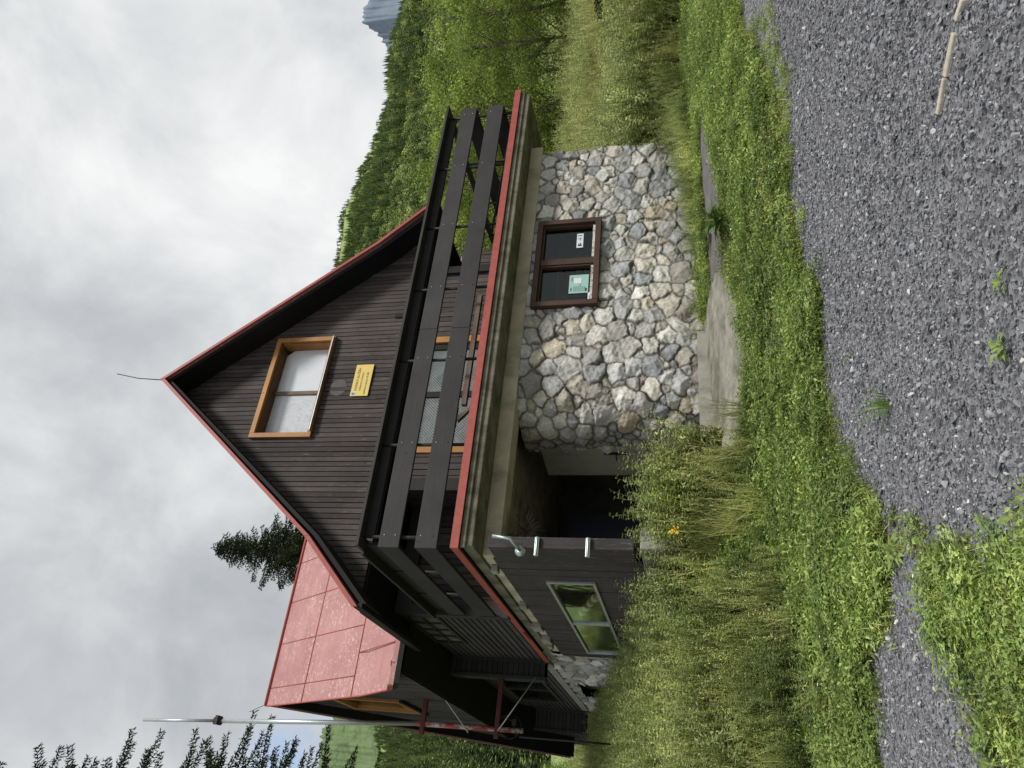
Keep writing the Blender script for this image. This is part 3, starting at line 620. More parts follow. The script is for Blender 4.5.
m.box(-.845,-.72,gw0-.03,gw0+t_,gz0,gz1,.9); m.box(-.845,-.72,gw1-t_,gw1,gz0,gz1,1.0); m.box(-.845,-.72,gw0+t_,gw1-t_,gz1-t_,gz1,1); m.box(-.845,-.72,gw0+t_,gw1-t_,gz0,gz0+t_,.9)
w2=prt(m,'window',Worange,H,.003,'wing gable window in varnished pine frame'); m=MB(); m.box(-.76,-.745,gw0+t_,gw1-t_,gz0+t_,gz1-t_); prt(m,'pane',Ggreen,w2)
m=MB(); m.box(-.86,-.81,gw0-.1,gw1+.1,gz0-.08,gz0-.0,.9); prt(m,'sill',Wblack,w2)
# first floor front wall and side walls
m=vboards(1.72,5.86,.105,2.02,2.64,lambda x:4.5,cut=[(2.32,4.36,3.12,4.42)]); prt(m,'front_wall',Wdark,H,0)
m=MB(); m.box(1.75,2.3,2.05,2.2,2.64,4.5,.3); m.box(4.38,5.83,2.05,2.2,2.64,4.5,.3); m.box(2.3,4.38,2.05,2.2,2.64,3.12,.3); m.box(2.3,4.38,2.05,2.2,4.42,4.5,.3); m.box(1.55,1.75,1.96,2.1,2.64,4.5,1.2); m.box(5.8,5.95,1.95,2.1,2.64,4.5,1.1)
prt(m,'wall_backing',Wblack)
m=vboards(2.02,3.05,.105,1.70,2.64,lambda x:4.5,yaxis=True); prt(m,'side_wall',Wside)
m=vboards(2.02,3.6,.105,5.9,2.64,lambda x:4.5,yaxis=True); prt(m,'side_wall',Wside)
m=vboards(0.02,1.72,.105,3.07,2.64,lambda x:4.5); prt(m,'wing_front_wall',Wdark)
m=vboards(5.9,7.6,.105,3.4,2.64,lambda x:4.5); prt(m,'wing_front_wall',Wdark)
m=MB(); m.box(-.36,6.85,1.84,3.6,4.47,4.495,.35); m.box(5.9,7.6,3.5,11,4.4,4.42,.3); m.box(0.05,7.5,3.2,11.3,2.64,2.66,.4); prt(m,'soffit',Wblack)
m=MB(); m.box(7.5,7.6,3.5,11.2,2.6,4.45,.8); m.box(0.1,7.5,11.2,11.3,.2,4.45,.8); prt(m,'rear_wall',Wside)
m=MB(); m.box(-.05,1.7,2.98,3.06,4.2,4.45,1.3); m.box(-.06,.10,2.96,3.12,2.64,4.45,1.0); prt(m,'beam',WrailY)
# lattice window on first floor
m=MB(); m.box(2.2,2.32,1.985,2.12,3.08,4.46,1.0); m.box(4.30,4.42,1.985,2.12,3.08,4.46,1.1); m.box(2.32,4.3,1.985,2.12,4.38,4.46,.8); m.box(2.32,4.3,1.985,2.12,3.08,3.16,.8)
fw=prt(m,'window',Worange,H,.004,'balcony window with pine jambs and lattice pattern glass'); m=MB(); m.box(3.24,3.34,2.03,2.09,3.16,4.38,.9); m.box(4.18,4.3,2.03,2.09,3.16,4.38,.9); m.box(2.32,4.18,2.03,2.09,3.16,3.21,.9); prt(m,'sash',Wblack,fw)
m=MB(); m.box(2.34,3.24,2.06,2.07,3.2,4.38); prt(m,'pane',Glat,fw); m=MB(); m.box(3.34,4.18,2.06,2.07,3.2,4.38); prt(m,'pane',Glat,fw)
# wing lower left wall (x=0): horizontal boards
def hboards(xp,ya,yb,z0,z1,w=.105,cuts=(),name='side_wall',neg=False):
    m=MB(); z=z0
    while z<z1-.01:
        ze=min(z+w-.008,z1); s=R.uniform(.75,1.2); segs=[(ya,yb)]
        for (ca,cb,c0,c1) in cuts:
            if z+w*.5>c0 and z+w*.5<c1:
                segs=[t for sg in segs for t in ((sg[0],min(sg[1],ca)),(max(sg[0],cb),sg[1])) if t[1]>t[0]+.01]
        for a,b in segs: m.hexa([(xp,a,z),(xp+.03,a,z),(xp+.03,b,z),(xp,b,z),(xp+.014,a,ze),(xp+.044,a,ze),(xp+.044,b,ze),(xp+.014,b,ze)],s)
        z+=w
    m.box(xp+.05,xp+.1,ya,yb,z0,z1,.25) if not cuts else None
    return prt(m,name,Wside)
hboards(0,3.12,6.2,2.72,4.44,cuts=[(3.3,5.05,3.86,4.42)])
hboards(0,6.5,12.0,2.78,4.44,cuts=[(7.9,10.7,3.1,4.1)])
hboards(-.52,12.3,14.5,2.4,5.0)
m=MB()
m.box(.10,.14,3.12,12.6,2.7,4.44,.2); prt(m,'wall_backing',Wblack)
m=MB(); m.box(-.02,.05,3.26,3.34,3.84,4.44,.9); m.box(-.02,.05,5.0,5.09,3.84,4.44,.9); m.box(-.02,.05,3.34,5.0,3.84,3.90,.9); m.box(-.02,.05,3.34,5.0,4.38,4.44,.9)
for yy in (3.76,4.19,4.61): m.box(-.01,.04,yy-.035,yy+.035,3.9,4.38,.9)
m.box(-.01,.04,3.34,5.0,4.12,4.18,.9)
gwn=prt(m,'window',WrailY,H,0,'small eight pane window above the side balcony')
Mgreyp=simple('grey_reflecting_pane',(.16,.16,.16),.25,.4,2.5,spec=.8)
for a,b in ((3.34,3.725),(3.795,4.155),(4.225,4.575),(4.645,5.0)):
    for c,d in ((3.9,4.12),(4.18,4.38)):
        m=MB(); m.box(.01,.02,a,b,c,d,R.uniform(.7,1.2)); prt(m,'pane',Mgreyp,gwn)
m=MB(); m.box(-.03,.04,7.82,7.92,3.04,4.14,.9); m.box(-.03,.04,10.68,10.78,3.04,4.14,.9); m.box(-.03,.04,7.92,10.68,3.04,3.12,.9); m.box(-.03,.04,7.92,10.68,4.06,4.14,.9); m.box(-.03,.04,9.25,9.33,3.12,4.06,.9)
dw=prt(m,'window',WrailY,H,0,'wide dark window in the far left wall'); m=MB(); m.box(.0,.01,7.92,10.68,3.12,4.06); prt(m,'pane',Ggreen,dw)
# protruding ribbed posts
for (ya,yb,xo) in ((6.2,6.5,-.34),(12.0,12.3,-.52)):
    m=MB(); z=2.66
    while z<4.4:
        m.box(xo,0.0,ya,yb,z,z+.088,R.uniform(.75,1.15)); z+=.1
    m.box(xo+.02,0,ya+.02,yb-.02,2.66,4.44,.3); m.box(xo-.01,xo+.05,ya-.03,ya-.002,2.62,4.44,1.1); m.box(-.05,0.02,ya-.03,ya-.002,2.62,4.44,1.1)
    prt(m,'buttress_post',WrailY,H,0)
# concrete slab and fascia
def slabmesh():
    m=MB()
    m.box(.02,8.0,.03,.9,2.42,2.56,1.0)
    m.box(.02,.6,.9,6.2,2.42,2.56,1.0); m.box(.6,8.0,.9,3.4,2.42,2.56,1.0)
    m.box(-.01,8.03,-.0,.045,2.50,2.57,1.1)
    return m
prt(slabmesh(),'balcony_slab',Mconc,H,.012)
m=MB(); m.box(.05,7.16,.47,.80,2.21,2.42); m.box(.05,.36,.80,5.6,2.25,2.42); m.box(6.86,7.16,.8,3.0,2.23,2.42); prt(m,'ring_beam',Mbeam,H,.012,'stained plaster beam under the balcony slab')
for i in range(5):
    m=MB(); yy=R.uniform(.2,5.4); m.box(-.02-R.random()*.05,.05,yy,yy+R.uniform(.08,.3),R.uniform(2.24,2.3),R.uniform(2.36,2.42),1); prt(m,'broken_plaster',Mconcl,H,.012)
m=MB(); m.box(-.035,8.06,-.035,-.012,2.57,2.665); m.box(-.035,-.012,-.012,6.2,2.57,2.665); m.box(8.037,8.06,-.012,3.2,2.57,2.665); m.box(-.035,8.06,-.035,.02,2.665,2.672,.9); m.box(-.055,-.036,3.9,4.35,2.585,2.61,.7); prt(m,'fascia',Mred,H,.003,'red metal drip edge of the balcony')
m=MB(); m.box(-.0,.12,6.5,12.3,2.60,2.76,1); prt(m,'ledge',Mconcl,H,.01)
m=MB(); m.box(-.01,8.03,-.01,2.0,2.572,2.64,.8); m.box(-.01,1.7,2.0,3.05,2.572,2.64,.8); prt(m,'deck',Wblack)
# ------------- railing
rail=MB(); rail.box(-.05,7.78,-.10,.10,3.79,3.83,1.0); rl=prt(rail,'railing',Wrail,H,.004,'dark stained plank railing around the balcony')
def pl(x0,x1,y0,y1,z0,z1,mat,s=1.0): m=MB(); m.box(x0,x1,y0,y1,z0,z1,s); prt(m,'plank',mat,rl,.005)
for (z0,z1) in ((3.30,3.56),(2.83,3.10)):
    pl(-.05,3.1,-.05,-.008,z0,z1,Wrail,1.0); pl(3.104,7.70,-.05,-.008,z0+.004,z1+.002,Wrail,1.05)
    pl(-.05,-.008,-.008,3.06,z0+.002,z1-.002,WrailY,.95); pl(7.66,7.70,-.005,3.2,z0,z1,WrailY,.8)
pl(-.10,.10,.10,3.06,3.79,3.83,WrailY,.9); pl(7.58,7.78,.10,3.2,3.79,3.83,WrailY,.8)
pl(.10,7.58,.02,.06,3.66,3.79,Wblack,1.0); pl(.02,.06,.10,3.04,3.62,3.79,Wblack,1.)
for xx in (.10,1.33,2.62,3.85,5.05,6.33,7.55):
    m=MB(); m.tube([(xx,.02,2.60),(xx,.02,3.80)],.022,8); m.box(xx-.04,xx+.04,-.01,.06,2.64,2.65); prt(m,'post',Mblack,rl)
    for zz in (2.89,3.04,3.36,3.5): m=MB(); m.tube([(xx,-.056,zz),(xx,-.05,zz)],.008,6); prt(m,'bolt',Mblack if zz<3 else Msteel,rl)
for yy in (1.1,2.1,3.0):
    m=MB(); m.tube([(.02,yy,2.6),(.02,yy,3.8)],.022,8); prt(m,'post',Mblack,rl); m=MB(); m.tube([(7.62,yy,2.6),(7.62,yy,3.8)],.022,8); prt(m,'post',Mblack,rl)
m=MB(); m.tube([(7.62,.1,2.68),(7.62,2.9,3.75)],.025,6); prt(m,'brace',Mblack,rl)
# ------------- garage board wall
GY0,GY1=1.24,5.27
m=vboards(.42,5.55,.125,.0,.5,lambda y:2.26 if y<99 else 0,yaxis=True,jit=.15,gap=.003,cut=[(GY0,GY1,1.13,1.75)]); prt(m,'garage_wall',Wdoor)
m=MB(); m.box(-.012,.03,-.02,.41,.56,2.22,.9); m.box(.03,.12,-.02,.05,.56,2.22,.8); m.box(.05,.1,.05,GY0,.5,2.24,.25); m.box(.05,.1,GY1,5.6,.5,2.24,.25); m.box(.05,.1,GY0,GY1,.5,1.12,.25); m.box(.05,.1,GY0,GY1,1.77,2.24,.25); m.box(-.01,.05,5.55,5.63,.5,2.24,1.0); prt(m,'corner_board',Wdoor,H,.003)
m=MB(); m.box(-.03,.02,GY0,GY0+.045,1.13,1.76); m.box(-.03,.02,GY1-.045,GY1,1.13,1.76); m.box(-.03,.02,GY0+.045,GY1-.045,1.72,1.76); m.box(-.03,.02,GY0+.045,GY1-.045,1.13,1.17); m.box(-.025,.02,3.28,3.36,1.17,1.72)
gwd=prt(m,'window',Msteel,H,.003,'wide sliding metal framed window in the garage wall')
m=MB(); m.box(.0,.006,GY0+.045,3.28,1.17,1.72); prt(m,'pane',Ggreen,gwd); m=MB(); m.box(.0,.006,3.36,GY1-.045,1.17,1.72); prt(m,'pane',Ggreen,gwd)
for i in range(2):
    zz=(1.64,1.06)[i]; m=MB(); m.box(-.11,.11,-.055,-.025,zz-.025,zz+.025); m.tube([(-.11,-.06,zz),(.11,-.06,zz)],.012,6); prt(m,'hinge',Mchrome,H,.004)
m=MB(); m.tube([(-.05,-.03,1.83),(.05,-.16,1.93),(.07,-.16,2.14)],.022,8); m.tube([(-.055,-.045,1.83),(-.055,-.02,1.83)],.06,14); prt(m,'pipe',Mchrome,H)
# interior shell of ground floor
m=MB(); m.box(.12,6.9,5.4,5.5,-.4,2.4,.6); m.box(.12,.16,.3,5.4,-.4,.5,.6); m.box(.12,7.0,.8,5.4,2.405,2.418,.7); m.box(3.1,3.15,.9,5.4,-.4,2.4,.7); prt(m,'inner_wall',Mint)
m=MB(); m.box(.1,3.1,.3,5.4,-.40,-.20); prt(m,'porch_floor',Mconcl); m=MB(); m.box(.37,3.1,.81,5.3,2.38,2.404); prt(m,'porch_ceiling',Mplaster)
m=MB(); m.box(.0,.22,-.03,5.5,.0,.49); prt(m,'plinth',Mconcl,H,.015)
m=MB(); m.hexa([(1.95,1.42,-.13),(1.99,1.42,-.13),(1.90,2.1,-.13),(1.86,2.1,-.13),(1.95,1.42,2.02),(1.99,1.42,2.02),(1.90,2.1,2.02),(1.86,2.1,2.02)]); dr=prt(m,'door',simple('dim_cream_paint',(.34,.32,.27),.55,.12,5,grime=((.12,.10,.08),3,.5,.85)),H,.003,'off-white door standing open in the porch'); m=MB(); m.box(1.925,1.95,1.50,1.56,.78,1.12); m.tube([(1.93,1.53,.95),(1.87,1.53,.95),(1.87,1.63,.95)],.01,6); prt(m,'handle',Mblack,dr)
m=MB(); m.box(.75,1.75,3.4,3.45,-.2,1.9); m.box(1.14,1.24,3.37,3.4,.8,1.0,2.2); prt(m,'inner_door',simple('dark_blue_paint',(.012,.016,.035),.5,.2,4,attr=True))
m=MB(); m.box(2.0,3.1,1.5,1.62,-.3,2.3); prt(m,'inner_wall',Mconc)
# ------------- stone walls
def stone_mat():
    t=NT('fieldstone_masonry'); a=t.attr(); co=t.coord((1,1,1),'Position'); n=t.noise(co,26,7,.7,.4); n2=t.noise(co,7,5,.65); n3=t.noise(co,90,3,.6)
    c=t.mix(1.0,a.outputs['Color'],t.ramp(n,[(.28,(.62,.62,.64)),(.72,(1.38,1.36,1.32))]),'MULTIPLY')
    c=t.mix(t.ramp(n2,[(.58,(0,0,0)),(.75,(.35,.35,.35))]),c,(.17,.155,.115)); c=t.mix(t.ramp(n3,[(.60,(0,0,0)),(.72,(.5,.5,.5))]),c,(.04,.04,.04))
    st=t.noise(t.coord((1.5,1.5,.6),'Position'),1.3,5,.6); c=t.mix(t.ramp(st,[(.48,(0,0,0)),(.7,(.4,.4,.4))]),c,(.09,.085,.07))
    t.col(c); t.rough(.88); t.spec(.3); t.bump(n,.55,.012); return t.m
Mstone=stone_mat()
PAL=[(.42,.42,.40),(.37,.375,.37),(.29,.30,.305),(.46,.44,.39),(.40,.375,.32),(.22,.235,.25),(.35,.34,.32),(.50,.49,.46),(.43,.39,.31),(.32,.30,.27),(.36,.315,.24),(.26,.26,.25)]
PW=np.array([5,5,3,4,3,2,4,4,1.2,2,.5,2]);PW=PW/PW.sum()
def stonewall(name,path,z0,z1,res,hole=None,seed=3,rmin=.055,rmax=.14,label=None,big=None):
    rg=np.random.default_rng(seed)
    seg=[0]; 
    for a,b in zip(path[:-1],path[1:]): seg.append(seg[-1]+math.hypot(b[0]-a[0],b[1]-a[1]))
    Ls=seg[-1]; s=np.arange(0,Ls,res); z=np.arange(z0,z1+1e-6,res)
    px_=np.interp(s,seg,[p[0] for p in path]); py_=np.interp(s,seg,[p[1] for p in path])
    tx=np.gradient(px_); ty=np.gradient(py_); k=9; ker=np.ones(k)/k
    tx=np.convolve(np.pad(tx,4,'edge'),ker,'valid'); ty=np.convolve(np.pad(ty,4,'edge'),ker,'valid'); ln=np.hypot(tx,ty)+1e-9; nx,ny=ty/ln,-tx/ln
    pts=[]; 
    for R0 in np.linspace(rmax,rmin,9):
        for _ in range(int(420*Ls/7)):
            q=(rg.uniform(0,Ls),rg.uniform(z0,z1)); r=R0*rg.uniform(.9,1.1)
            ok=all((q[0]-p[0])**2/1.25+(q[1]-p[1])**2*1.1>(.86*(r+p[2]))**2 for p in pts)
            if ok: pts.append((q[0],q[1],r))
    P=np.array(pts); Sg,Zg=np.meshgrid(s,z); SS=Sg+.024*wob(Sg,Zg,14,seed)+.011*wob(Sg,Zg,43,seed+1); ZZ=Zg+.018*wob(Sg,Zg,15,seed+2)+.008*wob(Sg,Zg,40,seed+5)
    ang=rg.uniform(-.5,.5,len(P)); st=rg.uniform(1.0,1.35,len(P)); F1=np.full(Sg.shape,9.);F2=np.full(Sg.shape,9.);I=np.zeros(Sg.shape,int)
    for i,(a,b,r) in enumerate(P):
        m0=int(max(0,(b-.5-z0)/res));m1=int(min(len(z),(b+.5-z0)/res+1));n0=int(max(0,(a-.5)/res));n1=int(min(len(s),(a+.5)/res+1))
        dx=SS[m0:m1,n0:n1]-a;dz=ZZ[m0:m1,n0:n1]-b; u=dx*math.cos(ang[i])+dz*math.sin(ang[i]); v=-dx*math.sin(ang[i])+dz*math.cos(ang[i])
        p_=2.0+.8*((i*37)%10)/10
        d=((np.abs(u)/st[i]**.5)**p_+(np.abs(v)*st[i]**.5)**p_)**(1/p_)-r; f1=F1[m0:m1,n0:n1];f2=F2[m0:m1,n0:n1];ii=I[m0:m1,n0:n1]
        c=d<f1; f2[:]=np.where(c,f1,np.minimum(f2,d)); ii[:]=np.where(c,i,ii); f1[:]=np.where(c,d,f1)
    e=np.clip((F2-F1)*.5-.003-.005*wob(Sg,Zg,9,31),0,1); rr=P[I,2]; t=np.clip(e/(rr*.42),0,1); h=.004+rr*.48*np.sqrt(1-(1-t)**2.3)
    tilt=rg.uniform(-.22,.22,(len(P),2)); h=h+np.where(e>0,((SS-P[I,0])*tilt[I,0]+(ZZ-P[I,1])*tilt[I,1])*t,0)
    K=5; ga=rg.uniform(0,6.283,(len(P),K)); gs=rg.uniform(.1,.65,(len(P),K)); gc=rg.uniform(.34,.52,(len(P),K)); fc=np.full(h.shape,9.)
    for k in range(K): fc=np.minimum(fc,gc[I,k]*rr-gs[I,k]*((SS-P[I,0])*np.cos(ga[I,k])+(ZZ-P[I,1])*np.sin(ga[I,k])))
    h=np.where(e>0,np.minimum(h,np.maximum(fc,.004)),h)
    h=h+np.where(e>0,.006*wob(SS*1.0,ZZ,60,3)+.006*wob(SS,ZZ,27,8),.004*wob(SS,ZZ,50,1)); h=np.where(e<=0,-.016,h); h=np.clip(h,-.02,.09)
    ci=rg.choice(len(PAL),len(P),p=PW); br=rg.uniform(.8,1.15,len(P)); pc=np.array(PAL)[ci]*br[:,None]
    mort=np.array((.18,.168,.14)); f=np.clip(e/.012,0,1)[...,None]; col=pc[I]*(.5+.5*np.clip(e/.028,0,1))[...,None]*f+mort*(1-f)*np.clip(.75+.25*wob(SS,ZZ,6,2),.4,1)[...,None]
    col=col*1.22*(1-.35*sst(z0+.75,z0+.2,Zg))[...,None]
    X=px_[None,:]+nx[None,:]*h; Y=py_[None,:]+ny[None,:]*h
    n,mm=Sg.shape; i=np.arange(n*mm).reshape(n,mm); q=np.stack([i[:-1,:-1],i[:-1,1:],i[1:,1:],i[1:,:-1]],-1).reshape(-1,4)
    if hole:
        s0,s1,h0,h1=hole; cs=Sg[:-1,:-1].ravel(); cz=Zg[:-1,:-1].ravel(); xx=np.interp(cs,s,px_); yy=np.interp(cs,s,py_)
        if s0=='y': k=(yy>s1[0])&(yy<s1[1])&(cz>h0)&(cz<h1)
        else: k=(xx>s1[0])&(xx<s1[1])&(cz>h0)&(cz<h1)&(np.abs(yy-.5)<.05)
        q=q[~k]
    vc=np.concatenate([col,np.ones(col.shape[:2]+(1,))],-1).reshape(-1,4)
    me=raw_mesh(name,np.stack([X,Y,Zg],-1).reshape(-1,3),q,Mstone,vc); me.flip_normals()
    o=bpy.data.objects.new(name,me); link(o,H); o['label']=label; return o
arc=[(2.55-.60*math.sin(a),.52+.62*(1-math.cos(a))) for a in np.linspace(0,math.pi/2,14)]
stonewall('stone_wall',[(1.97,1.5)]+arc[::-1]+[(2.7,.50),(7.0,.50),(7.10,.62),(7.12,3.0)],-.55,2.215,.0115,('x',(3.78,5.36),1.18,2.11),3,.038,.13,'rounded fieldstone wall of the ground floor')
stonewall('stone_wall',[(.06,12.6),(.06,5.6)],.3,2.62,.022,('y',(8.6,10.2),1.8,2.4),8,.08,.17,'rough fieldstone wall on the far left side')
m=MB(); m.box(.25,.3,8.3,10.4,1.6,2.5,.5); prt(m,'inner_wall',Mint)
# stone wall window
SX0,SX1,SZ0,SZ1=3.745,5.40,1.155,2.135
m=MB(); f=.085
m.box(SX0,SX0+f,.40,.56,SZ0,SZ1,1); m.box(SX1-f,SX1,.40,.56,SZ0,SZ1,1); m.box(SX0+f,SX1-f,.40,.56,SZ1-f,SZ1,.9); m.box(SX0+f,SX1-f,.395,.56,SZ0,SZ0+f,1.1)
sw=prt(m,'window',Wbrown,H,.006,'brown two-pane window in the stone wall with stickers on its glass')
xm=(SX0+SX1)/2; m=MB(); m.box(xm-.05,xm+.05,.43,.55,SZ0+f,SZ1-f,1); 
for a,b in ((SX0+f,xm-.05),(xm+.05,SX1-f)):
    m.box(a,a+.028,.45,.54,SZ0+f,SZ1-f,.9); m.box(b-.028,b,.45,.54,SZ0+f,SZ1-f,1); m.box(a,b,.452,.54,SZ1-f-.03,SZ1-f,.8)
prt(m,'sash',Wbrown,sw,.003)
m=MB()
for a,b in ((SX0+f,xm-.05),(xm+.05,SX1-f)): m.box(a+.03,b-.03,.448,.54,SZ0+f,SZ0+f+.042)
prt(m,'sill',Mwaxed,sw,.002)
for a,b in ((SX0+f+.028,xm-.078),(xm+.078,SX1-f-.028)):
    m=MB(); m.box(a,b,.51,.516,SZ0+f+.042,SZ1-f-.03); prt(m,'pane',Gclear,sw)
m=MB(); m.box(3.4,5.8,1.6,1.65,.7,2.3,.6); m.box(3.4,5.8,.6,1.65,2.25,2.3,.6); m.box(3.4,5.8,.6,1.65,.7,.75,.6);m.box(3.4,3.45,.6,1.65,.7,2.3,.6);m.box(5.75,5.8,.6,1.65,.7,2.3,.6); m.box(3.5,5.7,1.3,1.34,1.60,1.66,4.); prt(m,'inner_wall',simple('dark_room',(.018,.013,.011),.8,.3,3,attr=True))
m=MB(); m.box(3.46,5.74,1.25,1.29,1.48,1.52); m.box(4.5,4.55,1.2,1.25,1.2,2.2); m.box(3.5,5.7,.95,1.25,1.86,1.89); prt(m,'inner_shelf',Wbrown)
Mpaper=simple('white_paper',(.66,.68,.74),.5,.06,20); Mmint=simple('mint_paper',(.30,.50,.44),.5,.08,20); Mink=simple('black_ink',(.03,.03,.035),.6); Mblue=simple('blue_ink',(.08,.17,.35),.6)
m=MB(); m.box(4.02,4.36,.500,.506,1.315,1.60); st=prt(m,'sticker',Mmint,sw,0,'mint green notice stuck inside the left pane'); 
m=MB(); m.box(4.20,4.30,.498,.4995,1.42,1.53)
m2=MB()
for i in range(6): m2.box(4.05,4.05+R.uniform(.09,.16),.498,.4995,1.37+i*.03,1.377+i*.03)
m2.box(4.05,4.11,.4978,.4995,1.335,1.36); m2.box(4.24,4.32,.498,.4995,1.555,1.565); m2.box(4.06,4.12,.498,.4995,1.56,1.575)
prt(m,'label_field',Mpaper,st); prt(m2,'print',Mink,st)
m=MB(); m.box(3.90,4.02,.500,.506,1.255,1.315); s3=prt(m,'sticker',Mpaper,sw,0,'small white and blue sticker low in the left pane'); m=MB(); m.box(3.92,3.97,.498,.4995,1.27,1.30); prt(m,'print',Mblue,s3)
m=MB(); m.box(4.89,5.17,.500,.506,1.43,1.53); s2=prt(m,'sticker',Mpaper,sw,0,'white sticker with black figure in the right pane') 
m.v=[]; m=MB(); m.box(4.92,4.95,.498,.4995,1.45,1.51); m.box(4.95,4.98,.498,.4995,1.462,1.478); m.box(4.95,4.975,.498,.4995,1.49,1.50); m.box(5.02,5.10,.498,.4995,1.475,1.48); m.box(5.06,5.07,.498,.4995,1.45,1.52); m.box(5.12,5.135,.498,.4995,1.45,1.52); prt(m,'print',Mink,s2)

# ------------------------------------------------------------------ things on and near the house
Y=empty('sign',(3.45,1.79,5.23),'yellow rescue service notice with black lettering on the dark gable below the attic window','sign')
Myel=simple('yellow_plate',(.68,.52,.13),.45,.05,8,bump=0)
m=MB(); m.box(3.14,3.755,1.770,1.780,5.085,5.40); m.build('plate',Myel,Y,.002)
Mdk=simple('dark_lettering',(.03,.035,.04),.6)
text('lettering','HORSKÁ SLUŽBA',(3.24,1.7685,5.305),.058,Mdk,Y)
text('lettering','OKRSKOVÁ STANICA',(3.24,1.7685,5.235),.037,Mdk,Y)
text('lettering','tiesňové volanie 18 300',(3.165,1.7685,5.145),.045,Mdk,Y)
m=MB(); m.box(3.15,3.215,1.7675,1.770,5.305,5.385,1); m.build('emblem',simple('pale_emblem',(.62,.60,.55),.5),Y); m=MB(); m.poly([(3.16,1.7665,5.325),(3.205,1.7665,5.325),(3.205,1.7665,5.37),(3.182,1.7665,5.38),(3.16,1.7665,5.37)]); m.build('emblem_mark',Mblue,Y)
# mast
A=empty('mast',(-1.3,6.3,1.3),'tall grey steel aerial mast standing off the left wall on two red iron arms','mast')
MZ=[3.0,5.05,10.9]; MXX=[-1.20,-1.215,-1.555]
def mp(z): return (float(np.interp(z,MZ,MXX)),6.33,z)
m=MB(); m.tube([mp(3.0),mp(4.2),mp(5.0)],.045,10); m.build('lower_pole',Mredpole,A)
m=MB(); m.tube([mp(5.0),mp(9.1)],.042,10); m.tube([mp(9.1),mp(10.75)],.03,10); m.build('pole',Msteel,A)
m=MB(); m.tube([mp(9.02),mp(9.17)],.07,10); m.box(-1.52,-1.36,6.24,6.42,9.06,9.12); m.build('collar',Mblack,A)
m=MB(); m.box(-1.36,-.30,6.28,6.36,3.44,3.52); m.build('arm',Mredpole if False else simple('dark_red_iron',(.085,.014,.014),.5,.3,8),A,.004)
m=MB(); m.box(-1.40,-.70,6.28,6.36,4.85,4.93); m.build('arm',Mdredpole,A,.004)
for a,b in (((-1.3,6.3,3.5),(-.3,6.15,2.8)),((-1.3,6.3,4.0),(-.36,6.2,4.9))):
    m=MB(); m.tube([a,b],.012,6); m.build('brace',Msteel,A)
m=MB(); ring=[(-1.15+.2*math.cos(t*.4),6.3,3.25+.22*math.sin(t*.4)) for t in range(16)]; m.tube(ring,.008,5); m.tube([(-1.3,6.3,3.1),(-1.05,6.3,3.2),(-1.0,6.3,3.35)],.014,5); m.box(-1.12,-1.02,6.26,6.34,3.13,3.2); m.build('cable_loop',Mblack,A)
m=MB(); m.tube([(-1.3,6.3,1.0),(-1.3,6.3,3.05)],.018,6); m.build('earth_rod',Mblack,A)
# bench on the balcony
B=empty('bench',(2.9,.45,2.64),'weathered wooden bench tipped over behind the balcony railing','bench')
m=MB(); m.box(2.05,3.9,.25,.32,2.83,2.90); m.build('seat_board',Wold,B,.004)
m=MB(); m.hexa([(2.03,.26,2.72),(2.09,.26,2.70),(2.09,.32,2.70),(2.03,.32,2.72),(1.80,.26,2.92),(1.88,.26,2.94),(1.88,.32,2.94),(1.80,.32,2.92)]); m.build('leg',Wold,B,.003)
m=MB(); m.box(1.75,2.05,.28,.34,2.95,3.01); m.build('crosspiece',Wold,B,.003)
for xx in (3.0,3.6):
    m=MB(); m.box(xx,xx+.04,.27,.31,2.71,2.76); m.build('bracket',Msteel,B)
# striped pole added behind the garage glass to stand for a barrier reflection
T=MB()
for i in range(8):
    a=i/8;b=(i+1)/8; p0=Vector((.10,2.10+1.0*a,1.19+.38*a)); p1=Vector((.10,2.10+1.0*b,1.19+.38*b)); 
    T.tube([p0,p1],.055,8,(1.0,1.0,1.0) if i%2 else (.75,.10,.07))
o=T.build('reflected_barrier_pole',simple('striped_paint',(.62,.60,.58),.5,.05,5,attr=True)); tag(o,'short red and white striped pole added behind the garage window glass as a barrier reflection','pole')
# stick bundle at the porch ceiling
K=empty('stick_bundle',(.5,.9,2.2),'dark bundle of brushwood sticks hanging beneath the porch ceiling','sticks')
m=MB()
for i in range(26):
    a=R.uniform(-.4,.4); b=R.uniform(-.5,.3); c=Vector((.45+R.uniform(-.1,.1),.8+R.uniform(-.1,.1),1.98+R.uniform(-.1,.1))); d=Vector((a,R.uniform(-.2,.2),b*.9)).normalized()*R.uniform(.1,.28); m.tube([c-d,c+d],[.009,.004],4,R.uniform(.5,1.2))
m.build('twigs',Wdead,K); m=MB()
for i in range(5): m.tube([(.42+.03*i,.8,2.0),(.56+.05*i,.78,1.80+.04*i)],.008,5,.5)
m.build('handle_stick',Wold,K)
